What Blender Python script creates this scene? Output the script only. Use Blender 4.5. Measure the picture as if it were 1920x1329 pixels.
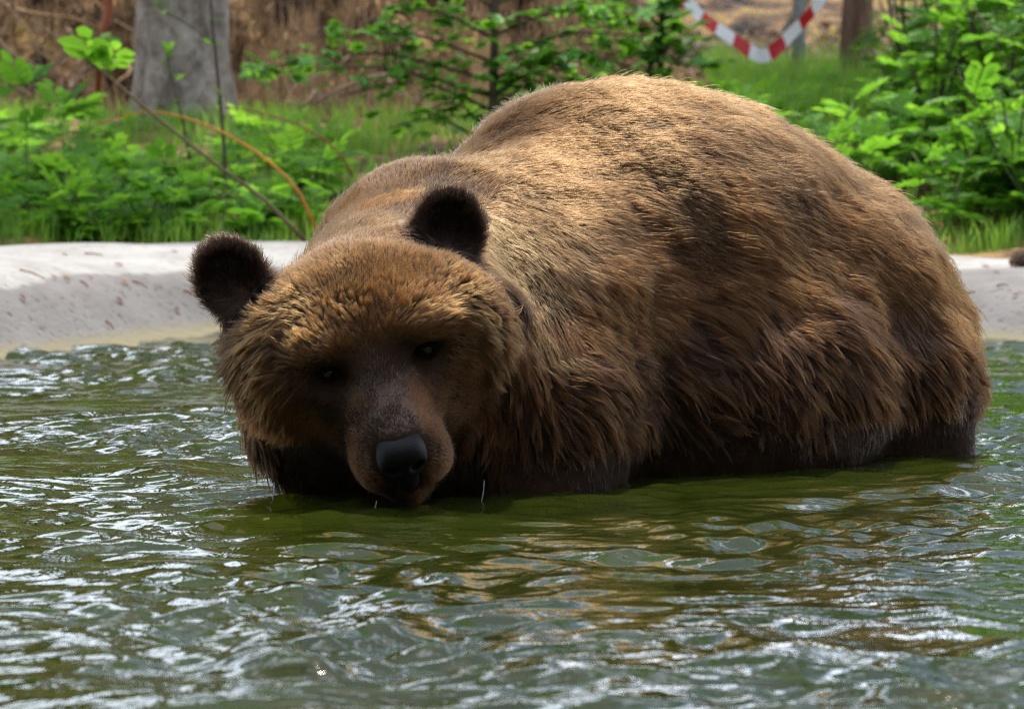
import bpy, bmesh, math, random
import numpy as np
from mathutils import Vector, Matrix, Euler
from mathutils.bvhtree import BVHTree
from mathutils.kdtree import KDTree

random.seed(7)
rng = np.random.default_rng(11)
scene = bpy.context.scene
for o in list(bpy.data.objects):
    bpy.data.objects.remove(o, do_unlink=True)
C = scene.collection
R = math.radians

# ------------------------------------------------------------------ camera
CAM_H = 0.53
FPX = 7490.0                                   # focal length in photo pixels (1920 wide)
PITCH = math.atan(394.5 / FPX)
cd = bpy.data.cameras.new('camera')
cam = bpy.data.objects.new('camera', cd)
C.objects.link(cam)
cam.location = (0, 0, CAM_H)
cam.rotation_euler = (R(90) - PITCH, 0, 0)
cd.sensor_width = 36
cd.lens = 36 * FPX / 1920
cd.clip_start = 0.1
cd.clip_end = 2000
cd.dof.use_dof = True
cd.dof.focus_distance = 6.15
cd.dof.aperture_fstop = 10.5
scene.camera = cam

# ------------------------------------------------------------------ sky, sun, exposure
SUN_EL, SUN_AZ = R(62), R(7)                  # azimuth measured from +Y towards +X
world = bpy.data.worlds.new('World')
scene.world = world
world.use_nodes = True
nt = world.node_tree
nt.nodes.clear()
n_out = nt.nodes.new('ShaderNodeOutputWorld')
n_bg = nt.nodes.new('ShaderNodeBackground')
n_sky = nt.nodes.new('ShaderNodeTexSky')
n_sky.sky_type = 'NISHITA'
n_sky.sun_disc = False
n_sky.sun_elevation = SUN_EL
n_sky.sun_rotation = SUN_AZ
n_sky.air_density = 1.0
n_sky.dust_density = 1.5
n_tc = nt.nodes.new('ShaderNodeTexCoord')
n_map = nt.nodes.new('ShaderNodeMapping')
n_map.inputs['Scale'].default_value = (1, 1, 2.2)
n_no = nt.nodes.new('ShaderNodeTexNoise')
n_no.inputs['Scale'].default_value = 3.2
n_no.inputs['Detail'].default_value = 7
n_no.inputs['Roughness'].default_value = 0.55
n_ra = nt.nodes.new('ShaderNodeValToRGB')
n_ra.color_ramp.elements[0].position = 0.47
n_ra.color_ramp.elements[1].position = 0.60
n_mx = nt.nodes.new('ShaderNodeMix')
n_mx.data_type = 'RGBA'
n_mx.inputs['B'].default_value = (40, 43, 48.5, 1)
nt.links.new(n_tc.outputs['Generated'], n_map.inputs['Vector'])
nt.links.new(n_map.outputs[0], n_no.inputs['Vector'])
nt.links.new(n_no.outputs['Fac'], n_ra.inputs['Fac'])
nt.links.new(n_ra.outputs['Color'], n_mx.inputs['Factor'])
nt.links.new(n_sky.outputs[0], n_mx.inputs['A'])
nt.links.new(n_mx.outputs['Result'], n_bg.inputs['Color'])
nt.links.new(n_bg.outputs[0], n_out.inputs['Surface'])
n_bg.inputs['Strength'].default_value = 0.08

sd = bpy.data.lights.new('sun', 'SUN')
sd.energy = 5.0
sd.angle = R(1.5)
sd.color = (1.0, 0.94, 0.84)
sun = bpy.data.objects.new('sun', sd)
C.objects.link(sun)
sdir = Vector((math.sin(SUN_AZ) * math.cos(SUN_EL), math.cos(SUN_AZ) * math.cos(SUN_EL), math.sin(SUN_EL)))
sun.rotation_euler = (-sdir).to_track_quat('-Z', 'Y').to_euler()
sun.location = (0, 10, 20)

vs = scene.view_settings
vs.view_transform = 'Standard'
vs.look = 'None'
vs.exposure = 0.38
vs.gamma = 1.0
vs.use_curve_mapping = False
scene.render.engine = 'CYCLES'
scene.cycles.use_denoising = True
scene.cycles.denoiser = 'OPENIMAGEDENOISE'
scene.cycles.denoising_input_passes = 'RGB_ALBEDO_NORMAL'
scene.cycles.denoising_prefilter = 'NONE'
scene.cycles.filter_width = 1.2
scene.cycles.max_bounces = 10
scene.cycles.transparent_max_bounces = 12
scene.cycles.transmission_bounces = 6
scene.cycles.caustics_reflective = False
scene.cycles.caustics_refractive = False
scene.cycles.sample_clamp_indirect = 6.0
scene.cycles.sample_clamp_direct = 12.0
scene.cycles_curves.shape = 'RIBBONS'

# ------------------------------------------------------------------ helpers
cF = np.array([0, math.cos(PITCH), -math.sin(PITCH)])
cU = np.array([0, math.sin(PITCH), math.cos(PITCH)])
cR = np.array([1.0, 0, 0])
CAM = np.array([0, 0, CAM_H])


def ray(px, py):
    d = cF + cR * (px - 960) / FPX + cU * (664.5 - py) / FPX
    return d / np.linalg.norm(d)


def P(px, py, Y):
    d = ray(px, py)
    return CAM + d * (Y / d[1])


def tag(o, label=None, cat=None, group=None, kind=None):
    if label: o['label'] = label
    if cat: o['category'] = cat
    if group: o['group'] = group
    if kind: o['kind'] = kind
    return o


def link(name, data, parent=None, mat=None):
    o = bpy.data.objects.new(name, data)
    C.objects.link(o)
    if parent is not None:
        o.parent = parent
    if mat is not None and data is not None:
        if len(data.materials) == 0:
            data.materials.append(mat)
    return o


def empty(name, loc=(0, 0, 0), rz=0.0):
    o = bpy.data.objects.new(name, None)
    o.empty_display_size = 0.05
    C.objects.link(o)
    o.location = loc
    o.rotation_euler = (0, 0, rz)
    return o


def mesh_np(name, verts, quads=None, tris=None, smooth=True):
    me = bpy.data.meshes.new(name)
    verts = np.asarray(verts, dtype=np.float32)
    faces = []
    nq = 0 if quads is None else len(quads)
    ntr = 0 if tris is None else len(tris)
    loops = []
    if nq: loops.append(np.asarray(quads, dtype=np.int32).ravel())
    if ntr: loops.append(np.asarray(tris, dtype=np.int32).ravel())
    loops = np.concatenate(loops)
    starts = np.concatenate([np.arange(nq) * 4, nq * 4 + np.arange(ntr) * 3]).astype(np.int32)
    me.vertices.add(len(verts))
    me.vertices.foreach_set('co', verts.ravel())
    me.loops.add(len(loops))
    me.loops.foreach_set('vertex_index', loops)
    me.polygons.add(nq + ntr)
    me.polygons.foreach_set('loop_start', starts)
    me.polygons.foreach_set('use_smooth', np.full(nq + ntr, smooth, dtype=bool))
    me.update(calc_edges=True)
    me.validate()
    return me


class SinNoise:
    """cheap smooth noise: a sum of random plane waves"""
    def __init__(self, n, lo, hi, seed, dim=3):
        g = np.random.default_rng(seed)
        k = g.normal(size=(n, dim))
        k /= np.linalg.norm(k, axis=1, keepdims=True)
        wl = np.exp(g.uniform(math.log(lo), math.log(hi), n))
        self.k = k * (2 * math.pi / wl)[:, None]
        self.a = (wl / hi) ** 0.8
        self.a /= math.sqrt((self.a ** 2).sum() / 2)
        self.p = g.uniform(0, 2 * math.pi, n)

    def __call__(self, X):
        s = np.zeros(len(X))
        for k, a, p in zip(self.k, self.a, self.p):
            s += a * np.sin(X @ k + p)
        return s


def new_mat(name):
    m = bpy.data.materials.new(name)
    m.use_nodes = True
    nt = m.node_tree
    b = nt.nodes['Principled BSDF']
    return m, nt, b


def ramp(nt, stops):
    n = nt.nodes.new('ShaderNodeValToRGB')
    e = n.color_ramp.elements
    e[0].position, e[0].color = stops[0][0], (*stops[0][1], 1)
    e[1].position, e[1].color = stops[-1][0], (*stops[-1][1], 1)
    for p, c in stops[1:-1]:
        x = e.new(p)
        x.color = (*c, 1)
    return n


def noise_mat(name, stops, scale=5.0, detail=6, rough=0.85, bump=0.3, bscale=None, dist=0.02, stretch=(1, 1, 1), spec=0.3):
    m, nt, b = new_mat(name)
    tc = nt.nodes.new('ShaderNodeTexCoord')
    mp = nt.nodes.new('ShaderNodeMapping')
    mp.inputs['Scale'].default_value = stretch
    no = nt.nodes.new('ShaderNodeTexNoise')
    no.inputs['Scale'].default_value = scale
    no.inputs['Detail'].default_value = detail
    no.inputs['Roughness'].default_value = 0.62
    r = ramp(nt, stops)
    nt.links.new(tc.outputs['Object'], mp.inputs['Vector'])
    nt.links.new(mp.outputs[0], no.inputs['Vector'])
    nt.links.new(no.outputs['Fac'], r.inputs['Fac'])
    nt.links.new(r.outputs['Color'], b.inputs['Base Color'])
    b.inputs['Roughness'].default_value = rough
    b.inputs['Specular IOR Level'].default_value = spec
    if bump:
        n2 = nt.nodes.new('ShaderNodeTexNoise')
        n2.inputs['Scale'].default_value = bscale or scale * 3
        n2.inputs['Detail'].default_value = 8
        bp = nt.nodes.new('ShaderNodeBump')
        bp.inputs['Strength'].default_value = bump
        bp.inputs['Distance'].default_value = dist
        nt.links.new(mp.outputs[0], n2.inputs['Vector'])
        nt.links.new(n2.outputs['Fac'], bp.inputs['Height'])
        nt.links.new(bp.outputs[0], b.inputs['Normal'])
    return m


def leaf_mat(name, ca, cb, trans=0.55):
    m, nt, b = new_mat(name)
    oi = nt.nodes.new('ShaderNodeObjectInfo')
    tc = nt.nodes.new('ShaderNodeTexCoord')
    no = nt.nodes.new('ShaderNodeTexNoise')
    no.inputs['Scale'].default_value = 9
    ad = nt.nodes.new('ShaderNodeMath')
    ad.operation = 'MULTIPLY_ADD'
    ad.inputs[1].default_value = 0.55
    mul = nt.nodes.new('ShaderNodeMath')
    mul.operation = 'MULTIPLY'
    mul.inputs[1].default_value = 0.45
    r = ramp(nt, [(0.1, ca), (0.85, cb)])
    nt.links.new(tc.outputs['Object'], no.inputs['Vector'])
    nt.links.new(oi.outputs['Random'], ad.inputs[0])
    nt.links.new(no.outputs['Fac'], mul.inputs[0])
    nt.links.new(mul.outputs[0], ad.inputs[2])
    nt.links.new(ad.outputs[0], r.inputs['Fac'])
    nt.links.new(r.outputs['Color'], b.inputs['Base Color'])
    b.inputs['Roughness'].default_value = 0.55
    b.inputs['Specular IOR Level'].default_value = 0.3
    tr = nt.nodes.new('ShaderNodeBsdfTranslucent')
    hs = nt.nodes.new('ShaderNodeHueSaturation')
    hs.inputs['Hue'].default_value = 0.485
    hs.inputs['Value'].default_value = 1.8
    nt.links.new(r.outputs['Color'], hs.inputs['Color'])
    nt.links.new(hs.outputs[0], tr.inputs['Color'])
    mx = nt.nodes.new('ShaderNodeMixShader')
    mx.inputs[0].default_value = trans
    out = nt.nodes['Material Output']
    nt.links.new(b.outputs[0], mx.inputs[1])
    nt.links.new(tr.outputs[0], mx.inputs[2])
    nt.links.new(mx.outputs[0], out.inputs['Surface'])
    return m


def tube_np(path, radii, sides=7, cap=True):
    """verts, quads, tris of a tube along a list of points"""
    path = [Vector(p) for p in path]
    n = len(path)
    V, Q, T = [], [], []
    prev = None
    for i, p in enumerate(path):
        t = (path[min(i + 1, n - 1)] - path[max(i - 1, 0)]).normalized()
        if prev is None:
            a = Vector((0, 0, 1)) if abs(t.z) < 0.9 else Vector((1, 0, 0))
            u = t.cross(a).normalized()
        else:
            u = (prev - t * prev.dot(t)).normalized()
        prev = u
        w = t.cross(u)
        for k in range(sides):
            an = 2 * math.pi * k / sides
            V.append(p + (u * math.cos(an) + w * math.sin(an)) * radii[i])
    for i in range(n - 1):
        for k in range(sides):
            k2 = (k + 1) % sides
            Q.append((i * sides + k, i * sides + k2, (i + 1) * sides + k2, (i + 1) * sides + k))
    if cap:
        for base, flip in ((0, True), ((n - 1) * sides, False)):
            c = len(V)
            V.append(path[0] if base == 0 else path[-1])
            for k in range(sides):
                k2 = (k + 1) % sides
                T.append((base + k2, base + k, c) if flip else (base + k, base + k2, c))
    return [tuple(v) for v in V], Q, T


def tube_mesh(name, path, radii, sides=7):
    V, Q, T = tube_np(path, radii, sides)
    return mesh_np(name, V, Q, T)


def join_np(parts):
    V, Q, T = [], [], []
    for v, q, t in parts:
        o = len(V)
        V += v
        Q += [tuple(i + o for i in f) for f in q]
        T += [tuple(i + o for i in f) for f in t]
    return V, Q, T


def bez(pts, n):
    """Catmull-Rom through points"""
    pts = [np.array(p, float) for p in pts]
    ext = [2 * pts[0] - pts[1]] + pts + [2 * pts[-1] - pts[-2]]
    out = []
    m = len(pts) - 1
    for s in np.linspace(0, m, n):
        i = min(int(s), m - 1)
        t = s - i
        a, b, c, d = ext[i:i + 4]
        out.append(0.5 * ((2 * b) + (-a + c) * t + (2 * a - 5 * b + 4 * c - d) * t * t + (-a + 3 * b - 3 * c + d) * t ** 3))
    return out


# ------------------------------------------------------------------ materials
M = {}
M['bank'] = noise_mat('forest_soil', [(0.40, (0.012, 0.008, 0.005)), (0.47, (0.12, 0.065, 0.03)), (0.55, (0.30, 0.185, 0.08)), (0.64, (0.24, 0.17, 0.035))], 2.2, 9, 0.95, 0.9, 14, 0.12)
M['rim'] = None
M['greybark'] = noise_mat('grey_bark', [(0.32, (0.11, 0.088, 0.070)), (0.5, (0.27, 0.232, 0.20)), (0.66, (0.42, 0.375, 0.33))], 9, 10, 0.95, 1.0, 26, 0.06, (1, 1, 0.45))
M['redbark'] = noise_mat('red_brown_bark', [(0.3, (0.05, 0.028, 0.02)), (0.5, (0.15, 0.085, 0.06)), (0.72, (0.24, 0.16, 0.12))], 8, 9, 0.95, 0.9, 25, 0.04, (3, 3, 0.35))
M['twig'] = noise_mat('dark_twig', [(0.3, (0.035, 0.028, 0.018)), (0.7, (0.10, 0.075, 0.05))], 20, 4, 0.8, 0.2)
M['root'] = noise_mat('dead_root', [(0.3, (0.10, 0.065, 0.04)), (0.7, (0.27, 0.19, 0.125))], 9, 6, 0.9, 0.4, 30, 0.01)
M['rust'] = noise_mat('rust_stem', [(0.3, (0.16, 0.05, 0.028)), (0.7, (0.27, 0.09, 0.05))], 9, 6, 0.85, 0.3)
M['orange'] = noise_mat('orange_cane', [(0.3, (0.42, 0.14, 0.015)), (0.7, (0.55, 0.21, 0.03))], 9, 4, 0.55, 0.1)
M['cane'] = noise_mat('dark_cane', [(0.3, (0.09, 0.085, 0.03)), (0.7, (0.16, 0.10, 0.055))], 6, 4, 0.6, 0.1)
M['stem'] = noise_mat('green_stem', [(0.3, (0.06, 0.10, 0.025)), (0.7, (0.11, 0.15, 0.04))], 12, 3, 0.6, 0)
M['leaf_a'] = leaf_mat('leaf_green', (0.026, 0.11, 0.008), (0.11, 0.29, 0.018))
M['leaf_b'] = leaf_mat('leaf_bright', (0.055, 0.19, 0.012), (0.17, 0.38, 0.03))
M['leaf_c'] = leaf_mat('leaf_bluegreen', (0.06, 0.20, 0.03), (0.20, 0.42, 0.09), 0.35)
M['grass'] = leaf_mat('grass_blades', (0.06, 0.15, 0.014), (0.15, 0.30, 0.035), 0.4)
M['dead'] = noise_mat('dry_litter', [(0.3, (0.14, 0.07, 0.03)), (0.55, (0.28, 0.17, 0.085)), (0.75, (0.36, 0.25, 0.15))], 30, 4, 0.9, 0)
M['drybit'] = noise_mat('dry_leaf_bit', [(0.3, (0.22, 0.07, 0.025)), (0.7, (0.36, 0.14, 0.045))], 40, 3, 0.8, 0)
M['cone'] = noise_mat('cone_scale', [(0.3, (0.07, 0.04, 0.025)), (0.7, (0.20, 0.13, 0.085))], 60, 3, 0.85, 0)
M['steel'] = noise_mat('galvanised_steel', [(0.3, (0.22, 0.24, 0.27)), (0.7, (0.32, 0.34, 0.36))], 12, 4, 0.55, 0)


def concrete():
    m, nt, b = new_mat('pale_concrete')
    tc = nt.nodes.new('ShaderNodeTexCoord')
    n1 = nt.nodes.new('ShaderNodeTexNoise')
    n1.inputs['Scale'].default_value = 3.0
    n1.inputs['Detail'].default_value = 8
    n1.inputs['Roughness'].default_value = 0.65
    r1 = ramp(nt, [(0.3, (0.17, 0.158, 0.145)), (0.5, (0.265, 0.253, 0.238)), (0.7, (0.33, 0.318, 0.30))])
    n2 = nt.nodes.new('ShaderNodeTexNoise')
    n2.inputs['Scale'].default_value = 45
    n2.inputs['Detail'].default_value = 5
    mp = nt.nodes.new('ShaderNodeMapping')
    mp.inputs['Scale'].default_value = (0.6, 1, 1.5)
    r2 = ramp(nt, [(0.33, (0.30, 0.25, 0.20)), (0.41, (1, 1, 1))])
    mul = nt.nodes.new('ShaderNodeMix')
    mul.data_type = 'RGBA'
    mul.blend_type = 'MULTIPLY'
    mul.inputs['Factor'].default_value = 0.8
    # algae band by height above the water (real growth at the waterline)
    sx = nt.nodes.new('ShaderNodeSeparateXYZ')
    ad = nt.nodes.new('ShaderNodeMath')
    ad.operation = 'MULTIPLY_ADD'
    ad.inputs[1].default_value = 0.05
    mr = nt.nodes.new('ShaderNodeMapRange')
    mr.inputs['From Min'].default_value = 0.035
    mr.inputs['From Max'].default_value = 0.068
    alg = nt.nodes.new('ShaderNodeMix')
    alg.data_type = 'RGBA'
    alg.inputs['A'].default_value = (0.17, 0.145, 0.075, 1)
    L = nt.links
    L.new(tc.outputs['Object'], n1.inputs['Vector'])
    L.new(tc.outputs['Object'], mp.inputs['Vector'])
    L.new(mp.outputs[0], n2.inputs['Vector'])
    L.new(n1.outputs['Fac'], r1.inputs['Fac'])
    L.new(n2.outputs['Fac'], r2.inputs['Fac'])
    L.new(r1.outputs['Color'], mul.inputs['A'])
    L.new(r2.outputs['Color'], mul.inputs['B'])
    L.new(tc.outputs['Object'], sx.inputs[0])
    L.new(n1.outputs['Fac'], ad.inputs[0])
    L.new(sx.outputs['Z'], ad.inputs[2])
    L.new(ad.outputs[0], mr.inputs['Value'])
    L.new(mr.outputs[0], alg.inputs['Factor'])
    # greyer tone low on the inner face, ending in a crisp wandering line
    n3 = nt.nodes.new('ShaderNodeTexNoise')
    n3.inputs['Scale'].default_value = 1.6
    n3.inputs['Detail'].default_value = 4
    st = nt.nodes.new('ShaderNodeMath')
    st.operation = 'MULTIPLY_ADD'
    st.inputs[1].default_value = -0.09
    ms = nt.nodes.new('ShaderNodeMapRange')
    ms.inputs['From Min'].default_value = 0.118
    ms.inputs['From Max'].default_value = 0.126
    low_grey = nt.nodes.new('ShaderNodeMix')
    low_grey.data_type = 'RGBA'
    low_grey.blend_type = 'MULTIPLY'
    low_grey.inputs['B'].default_value = (0.54, 0.52, 0.525, 1)
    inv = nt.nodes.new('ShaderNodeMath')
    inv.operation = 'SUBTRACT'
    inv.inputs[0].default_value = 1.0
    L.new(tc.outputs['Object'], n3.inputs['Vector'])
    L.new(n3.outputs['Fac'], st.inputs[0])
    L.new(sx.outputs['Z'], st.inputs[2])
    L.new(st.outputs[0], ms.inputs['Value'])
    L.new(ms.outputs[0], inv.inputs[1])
    L.new(inv.outputs[0], low_grey.inputs['Factor'])
    L.new(mul.outputs['Result'], low_grey.inputs['A'])
    L.new(low_grey.outputs['Result'], alg.inputs['B'])
    L.new(alg.outputs['Result'], b.inputs['Base Color'])
    b.inputs['Roughness'].default_value = 0.85
    bp = nt.nodes.new('ShaderNodeBump')
    bp.inputs['Strength'].default_value = 0.35
    bp.inputs['Distance'].default_value = 0.015
    L.new(n2.outputs['Fac'], bp.inputs['Height'])
    L.new(bp.outputs[0], b.inputs['Normal'])
    return m


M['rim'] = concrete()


def water_mat():
    m, nt, b = new_mat('murky_green_water')
    nt.nodes.remove(b)
    out = nt.nodes['Material Output']
    L = nt.links
    tc = nt.nodes.new('ShaderNodeTexCoord')
    mp = nt.nodes.new('ShaderNodeMapping')
    mp.inputs['Scale'].default_value = (1.0, 0.8, 1)
    mp.inputs['Rotation'].default_value = (0, 0, R(12))
    n1 = nt.nodes.new('ShaderNodeTexNoise')
    n1.inputs['Scale'].default_value = 24
    n1.inputs['Detail'].default_value = 3
    n1.inputs['Roughness'].default_value = 0.5
    n1.inputs['Distortion'].default_value = 0.6
    bp = nt.nodes.new('ShaderNodeBump')
    bp.inputs['Strength'].default_value = 0.55
    bp.inputs['Distance'].default_value = 0.0042
    L.new(tc.outputs['Object'], mp.inputs['Vector'])
    L.new(mp.outputs[0], n1.inputs['Vector'])
    L.new(n1.outputs['Fac'], bp.inputs['Height'])
    fr = nt.nodes.new('ShaderNodeFresnel')
    fr.inputs['IOR'].default_value = 1.333
    L.new(bp.outputs[0], fr.inputs['Normal'])
    gl = nt.nodes.new('ShaderNodeBsdfGlossy')
    gl.inputs['Roughness'].default_value = 0.015
    gl.inputs['Color'].default_value = (0.95, 0.97, 1, 1)
    L.new(bp.outputs[0], gl.inputs['Normal'])
    df = nt.nodes.new('ShaderNodeBsdfDiffuse')
    df.inputs['Color'].default_value = (0.025, 0.036, 0.004, 1)
    tr = nt.nodes.new('ShaderNodeBsdfTransparent')
    tr.inputs['Color'].default_value = (0.45, 0.50, 0.15, 1)
    m1 = nt.nodes.new('ShaderNodeMixShader')
    m1.inputs[0].default_value = 0.40
    L.new(df.outputs[0], m1.inputs[1])
    L.new(tr.outputs[0], m1.inputs[2])
    m2 = nt.nodes.new('ShaderNodeMixShader')
    L.new(fr.outputs[0], m2.inputs[0])
    L.new(m1.outputs[0], m2.inputs[1])
    L.new(gl.outputs[0], m2.inputs[2])
    L.new(m2.outputs[0], out.inputs['Surface'])
    return m


M['water'] = water_mat()

# ------------------------------------------------------------------ setting: pool rim, floor, ground
# waterline of the pool as a closed loop: (x, y, rim height scale)
LOOP = [(-1.30, 9.9, 1.02), (-0.84, 11.1, 0.99), (-0.35, 11.75, 0.96), (0.25, 11.85, 0.88), (0.80, 11.45, 0.80), (1.30, 10.75, 0.74),
        (2.3, 9.6, 0.8), (3.6, 7.2, 0.9), (4.2, 4.0, 0.9), (3.8, 0.6, 0.7), (2.0, -1.8, 0.6), (0, -2.4, 0.6), (-2.2, -1.8, 0.7),
        (-4.0, 0.6, 0.9), (-4.3, 4.0, 1.0), (-3.4, 7.0, 1.0), (-2.1, 8.7, 1.0)]
NL = len(LOOP)
loop = []
for i in range(NL):
    a, b, c, d = [np.array(LOOP[(i + k) % NL]) for k in (-1, 0, 1, 2)]
    for t in np.linspace(0, 1, 22, endpoint=False):
        loop.append(0.5 * ((2 * b) + (-a + c) * t + (2 * a - 5 * b + 4 * c - d) * t * t + (-a + 3 * b - 3 * c + d) * t ** 3))
loop = np.array(loop)
PROF = [(-1.0, -0.46), (-0.6, -0.36), (-0.30, -0.15), (-0.1, -0.045), (0.0, 0.0), (0.05, 0.044), (0.093, 0.088), (0.135, 0.128), (0.18, 0.160), (0.235, 0.182),
        (0.31, 0.197), (0.45, 0.211), (0.62, 0.224), (0.78, 0.234), (0.86, 0.234), (0.92, 0.222), (0.96, 0.19), (0.99, 0.12), (1.0, -0.1)]
tn = np.roll(loop[:, :2], -1, 0) - np.roll(loop[:, :2], 1, 0)
tn /= np.linalg.norm(tn, axis=1, keepdims=True)
nrm = np.stack([-tn[:, 1], tn[:, 0]], 1)             # outward (loop runs clockwise)
cen = loop[:, :2].mean(0)
if ((loop[:, :2] - cen) * nrm).sum() < 0:
    nrm = -nrm
nzr = SinNoise(30, 0.25, 1.6, 5, 2)
V = []
npf = len(PROF)
for i in range(len(loop)):
    for (o_, z_) in PROF:
        xy = loop[i, :2] + nrm[i] * o_
        V.append((xy[0], xy[1], z_ * (loop[i, 2] if z_ > 0 else 1)))
V = np.array(V)
V[:, 2] += 0.0025 * nzr(V[:, :2]) * (V[:, 2] > 0.01)
Q = []
nl = len(loop)
for i in range(nl):
    j = (i + 1) % nl
    for k in range(npf - 1):
        Q.append((i * npf + k, j * npf + k, j * npf + k + 1, i * npf + k + 1))
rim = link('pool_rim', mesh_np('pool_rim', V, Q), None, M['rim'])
tag(rim, kind='structure')
rim_bvh = BVHTree.FromPolygons([tuple(v) for v in V], Q)

fl = bmesh.new()
bmesh.ops.create_grid(fl, x_segments=2, y_segments=2, size=1)
for v in fl.verts:
    v.co = Vector((v.co.x * 5.5, 5 + v.co.y * 8.5, -0.45))
me = bpy.data.meshes.new('pool_floor')
fl.to_mesh(me)
fl.free()
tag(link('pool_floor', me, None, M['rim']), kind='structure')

gnz = SinNoise(40, 0.5, 3.0, 3, 2)
gnf = SinNoise(60, 0.10, 0.5, 4, 2)


def sstep(a, b, x):
    t = np.clip((x - a) / (b - a), 0, 1)
    return t * t * (3 - 2 * t)


def loop_dist(xy):
    """signed distance to the waterline loop, positive outside (coarse)"""
    P0 = loop[:, :2]
    out = np.empty(len(xy))
    for s in range(0, len(xy), 4000):
        q = xy[s:s + 4000]
        d2 = ((q[:, None, :] - P0[None]) ** 2).sum(2)
        i = d2.argmin(1)
        sg = np.sign(((q - P0[i]) * nrm[i]).sum(1))
        out[s:s + 4000] = np.sqrt(d2[np.arange(len(q)), i]) * sg
    return out


def ground_z(x, y):
    x = np.atleast_1d(np.asarray(x, float))
    y = np.atleast_1d(np.asarray(y, float))
    xy = np.stack([x, y], 1)
    z = 0.16 + 0.44 * sstep(11.5, 16.2, y) + 0.23 * sstep(16, 19.2, y) + 0.75 * sstep(19.5, 25, y) + 1.8 * sstep(24, 45, y)
    side = sstep(0.55, -0.35, x - 0.3)                      # root bank behind the grey tree
    rag = 0.35 * gnz(xy * np.array([1.0, 0.3])) * 0.35
    z += side * (1.15 * sstep(16.6 , 19.0, y + rag) + 0.7 * sstep(18.5, 23, y))
    z += (0.018 * gnz(xy) + 0.012 * gnf(xy)) * sstep(11.0, 13, np.abs(y) + np.abs(x) * 0)
    z += side * sstep(16.4, 17.2, y) * (0.13 * gnf(xy) + 0.16 * gnz(xy * 1.7))
    d = loop_dist(xy)
    z = z * sstep(0.62, 0.95, d) - 0.75 * sstep(0.80, 0.45, d)
    return z


xs = np.concatenate([[-400, -150, -60, -25, -12, -8], np.arange(-5.5, 5.51, 0.07), [8, 12, 25, 60, 150, 400]])
ys = np.concatenate([[-300, -100, -30, -10, -5], np.arange(-4, 9.5, 0.3), np.arange(9.5, 22, 0.07), np.arange(22, 30, 0.3), [33, 37, 42, 50, 70, 100, 200, 500]])
XX, YY = np.meshgrid(xs, ys)
ZZ = ground_z(XX.ravel(), YY.ravel())
V = np.stack([XX.ravel(), YY.ravel(), ZZ], 1)
nx = len(xs)
ii, jj = np.meshgrid(np.arange(nx - 1), np.arange(len(ys) - 1))
a = (jj * nx + ii).ravel()
ground = link('ground', mesh_np('ground', V, np.stack([a, a + 1, a + 1 + nx, a + nx], 1)), None, M['bank'])
tag(ground, kind='structure')

# ------------------------------------------------------------------ water
def water_height(X, Y):
    q = np.stack([X, Y], 1)
    g = np.random.default_rng(21)
    wx = 0.05 * SinNoise(12, 0.4, 1.4, 31, 2)(q)
    wy = 0.05 * SinNoise(12, 0.4, 1.4, 32, 2)(q)
    qw = q + np.stack([wx, wy], 1)
    h = np.zeros(len(X))
    for i in range(130):
        wl = math.exp(g.uniform(math.log(0.028), math.log(0.32)))
        th = R(90 + 18) + g.normal() * R(46)
        k = 2 * math.pi / wl
        amp = 0.00094 * (wl / 0.2) ** 1.0
        h += amp * np.sin(k * (qw[:, 0] * math.cos(th) + qw[:, 1] * math.sin(th)) + g.uniform(0, 6.28))
    gust = 0.75 + 0.35 * SinNoise(14, 0.6, 2.0, 33, 2)(q)
    h *= np.clip(gust, 0.25, 1.5)
    # calmer in the lee of the bear
    calm = np.exp(-(((X - 0.22) / 0.60) ** 2 + ((Y - 5.75) / 0.62) ** 2))
    h *= 1 - 0.48 * calm
    # rings pushed out by the head and shoulder
    for cx, cy, r0, am in ((-0.17, 5.86, 0.12, 0.0010), (0.10, 6.12, 0.2, 0.0012), (0.75, 6.98, 0.2, 0.0025)):
        r = np.hypot(X - cx, Y - cy)
        h += am * np.sin((r - r0) * 2 * math.pi / 0.085) * np.exp(-np.maximum(r - r0, 0) / 0.16) * sstep(0.0, 0.1, r)
    return h


wx_ = np.concatenate([[-5, -4, -3, -2.4], np.arange(-1.75, 1.75, 0.0085), [2.4, 3, 4, 5]])
wy_ = np.concatenate([[-3, -1, 1, 2.2, 3.0], np.arange(3.55, 7.6, 0.0085), np.arange(7.6, 12.3, 0.016), [12.6, 13.0]])
XX, YY = np.meshgrid(wx_, wy_)
ZZ = water_height(XX.ravel(), YY.ravel())
V = np.stack([XX.ravel(), YY.ravel(), ZZ], 1)
nx = len(wx_)
ii, jj = np.meshgrid(np.arange(nx - 1), np.arange(len(wy_) - 1))
a = (jj * nx + ii).ravel()
dl = loop_dist(np.stack([XX[:-1, :-1].ravel(), YY[:-1, :-1].ravel()], 1)) < 0.4
a = a[dl]
water = link('water', mesh_np('water', V, np.stack([a, a + 1, a + 1 + nx, a + nx], 1)), None, M['water'])
tag(water, kind='structure')

# ================================================================== THE BEAR
def rotY(v, an):                    # roll in the picture plane
    c, s = math.cos(an), math.sin(an)
    return np.array([v[0] * c - v[2] * s, v[1], v[0] * s + v[2] * c])


def rotZ(v, an):
    c, s = math.cos(an), math.sin(an)
    return np.array([v[0] * c - v[1] * s, v[0] * s + v[1] * c, v[2]])


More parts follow.
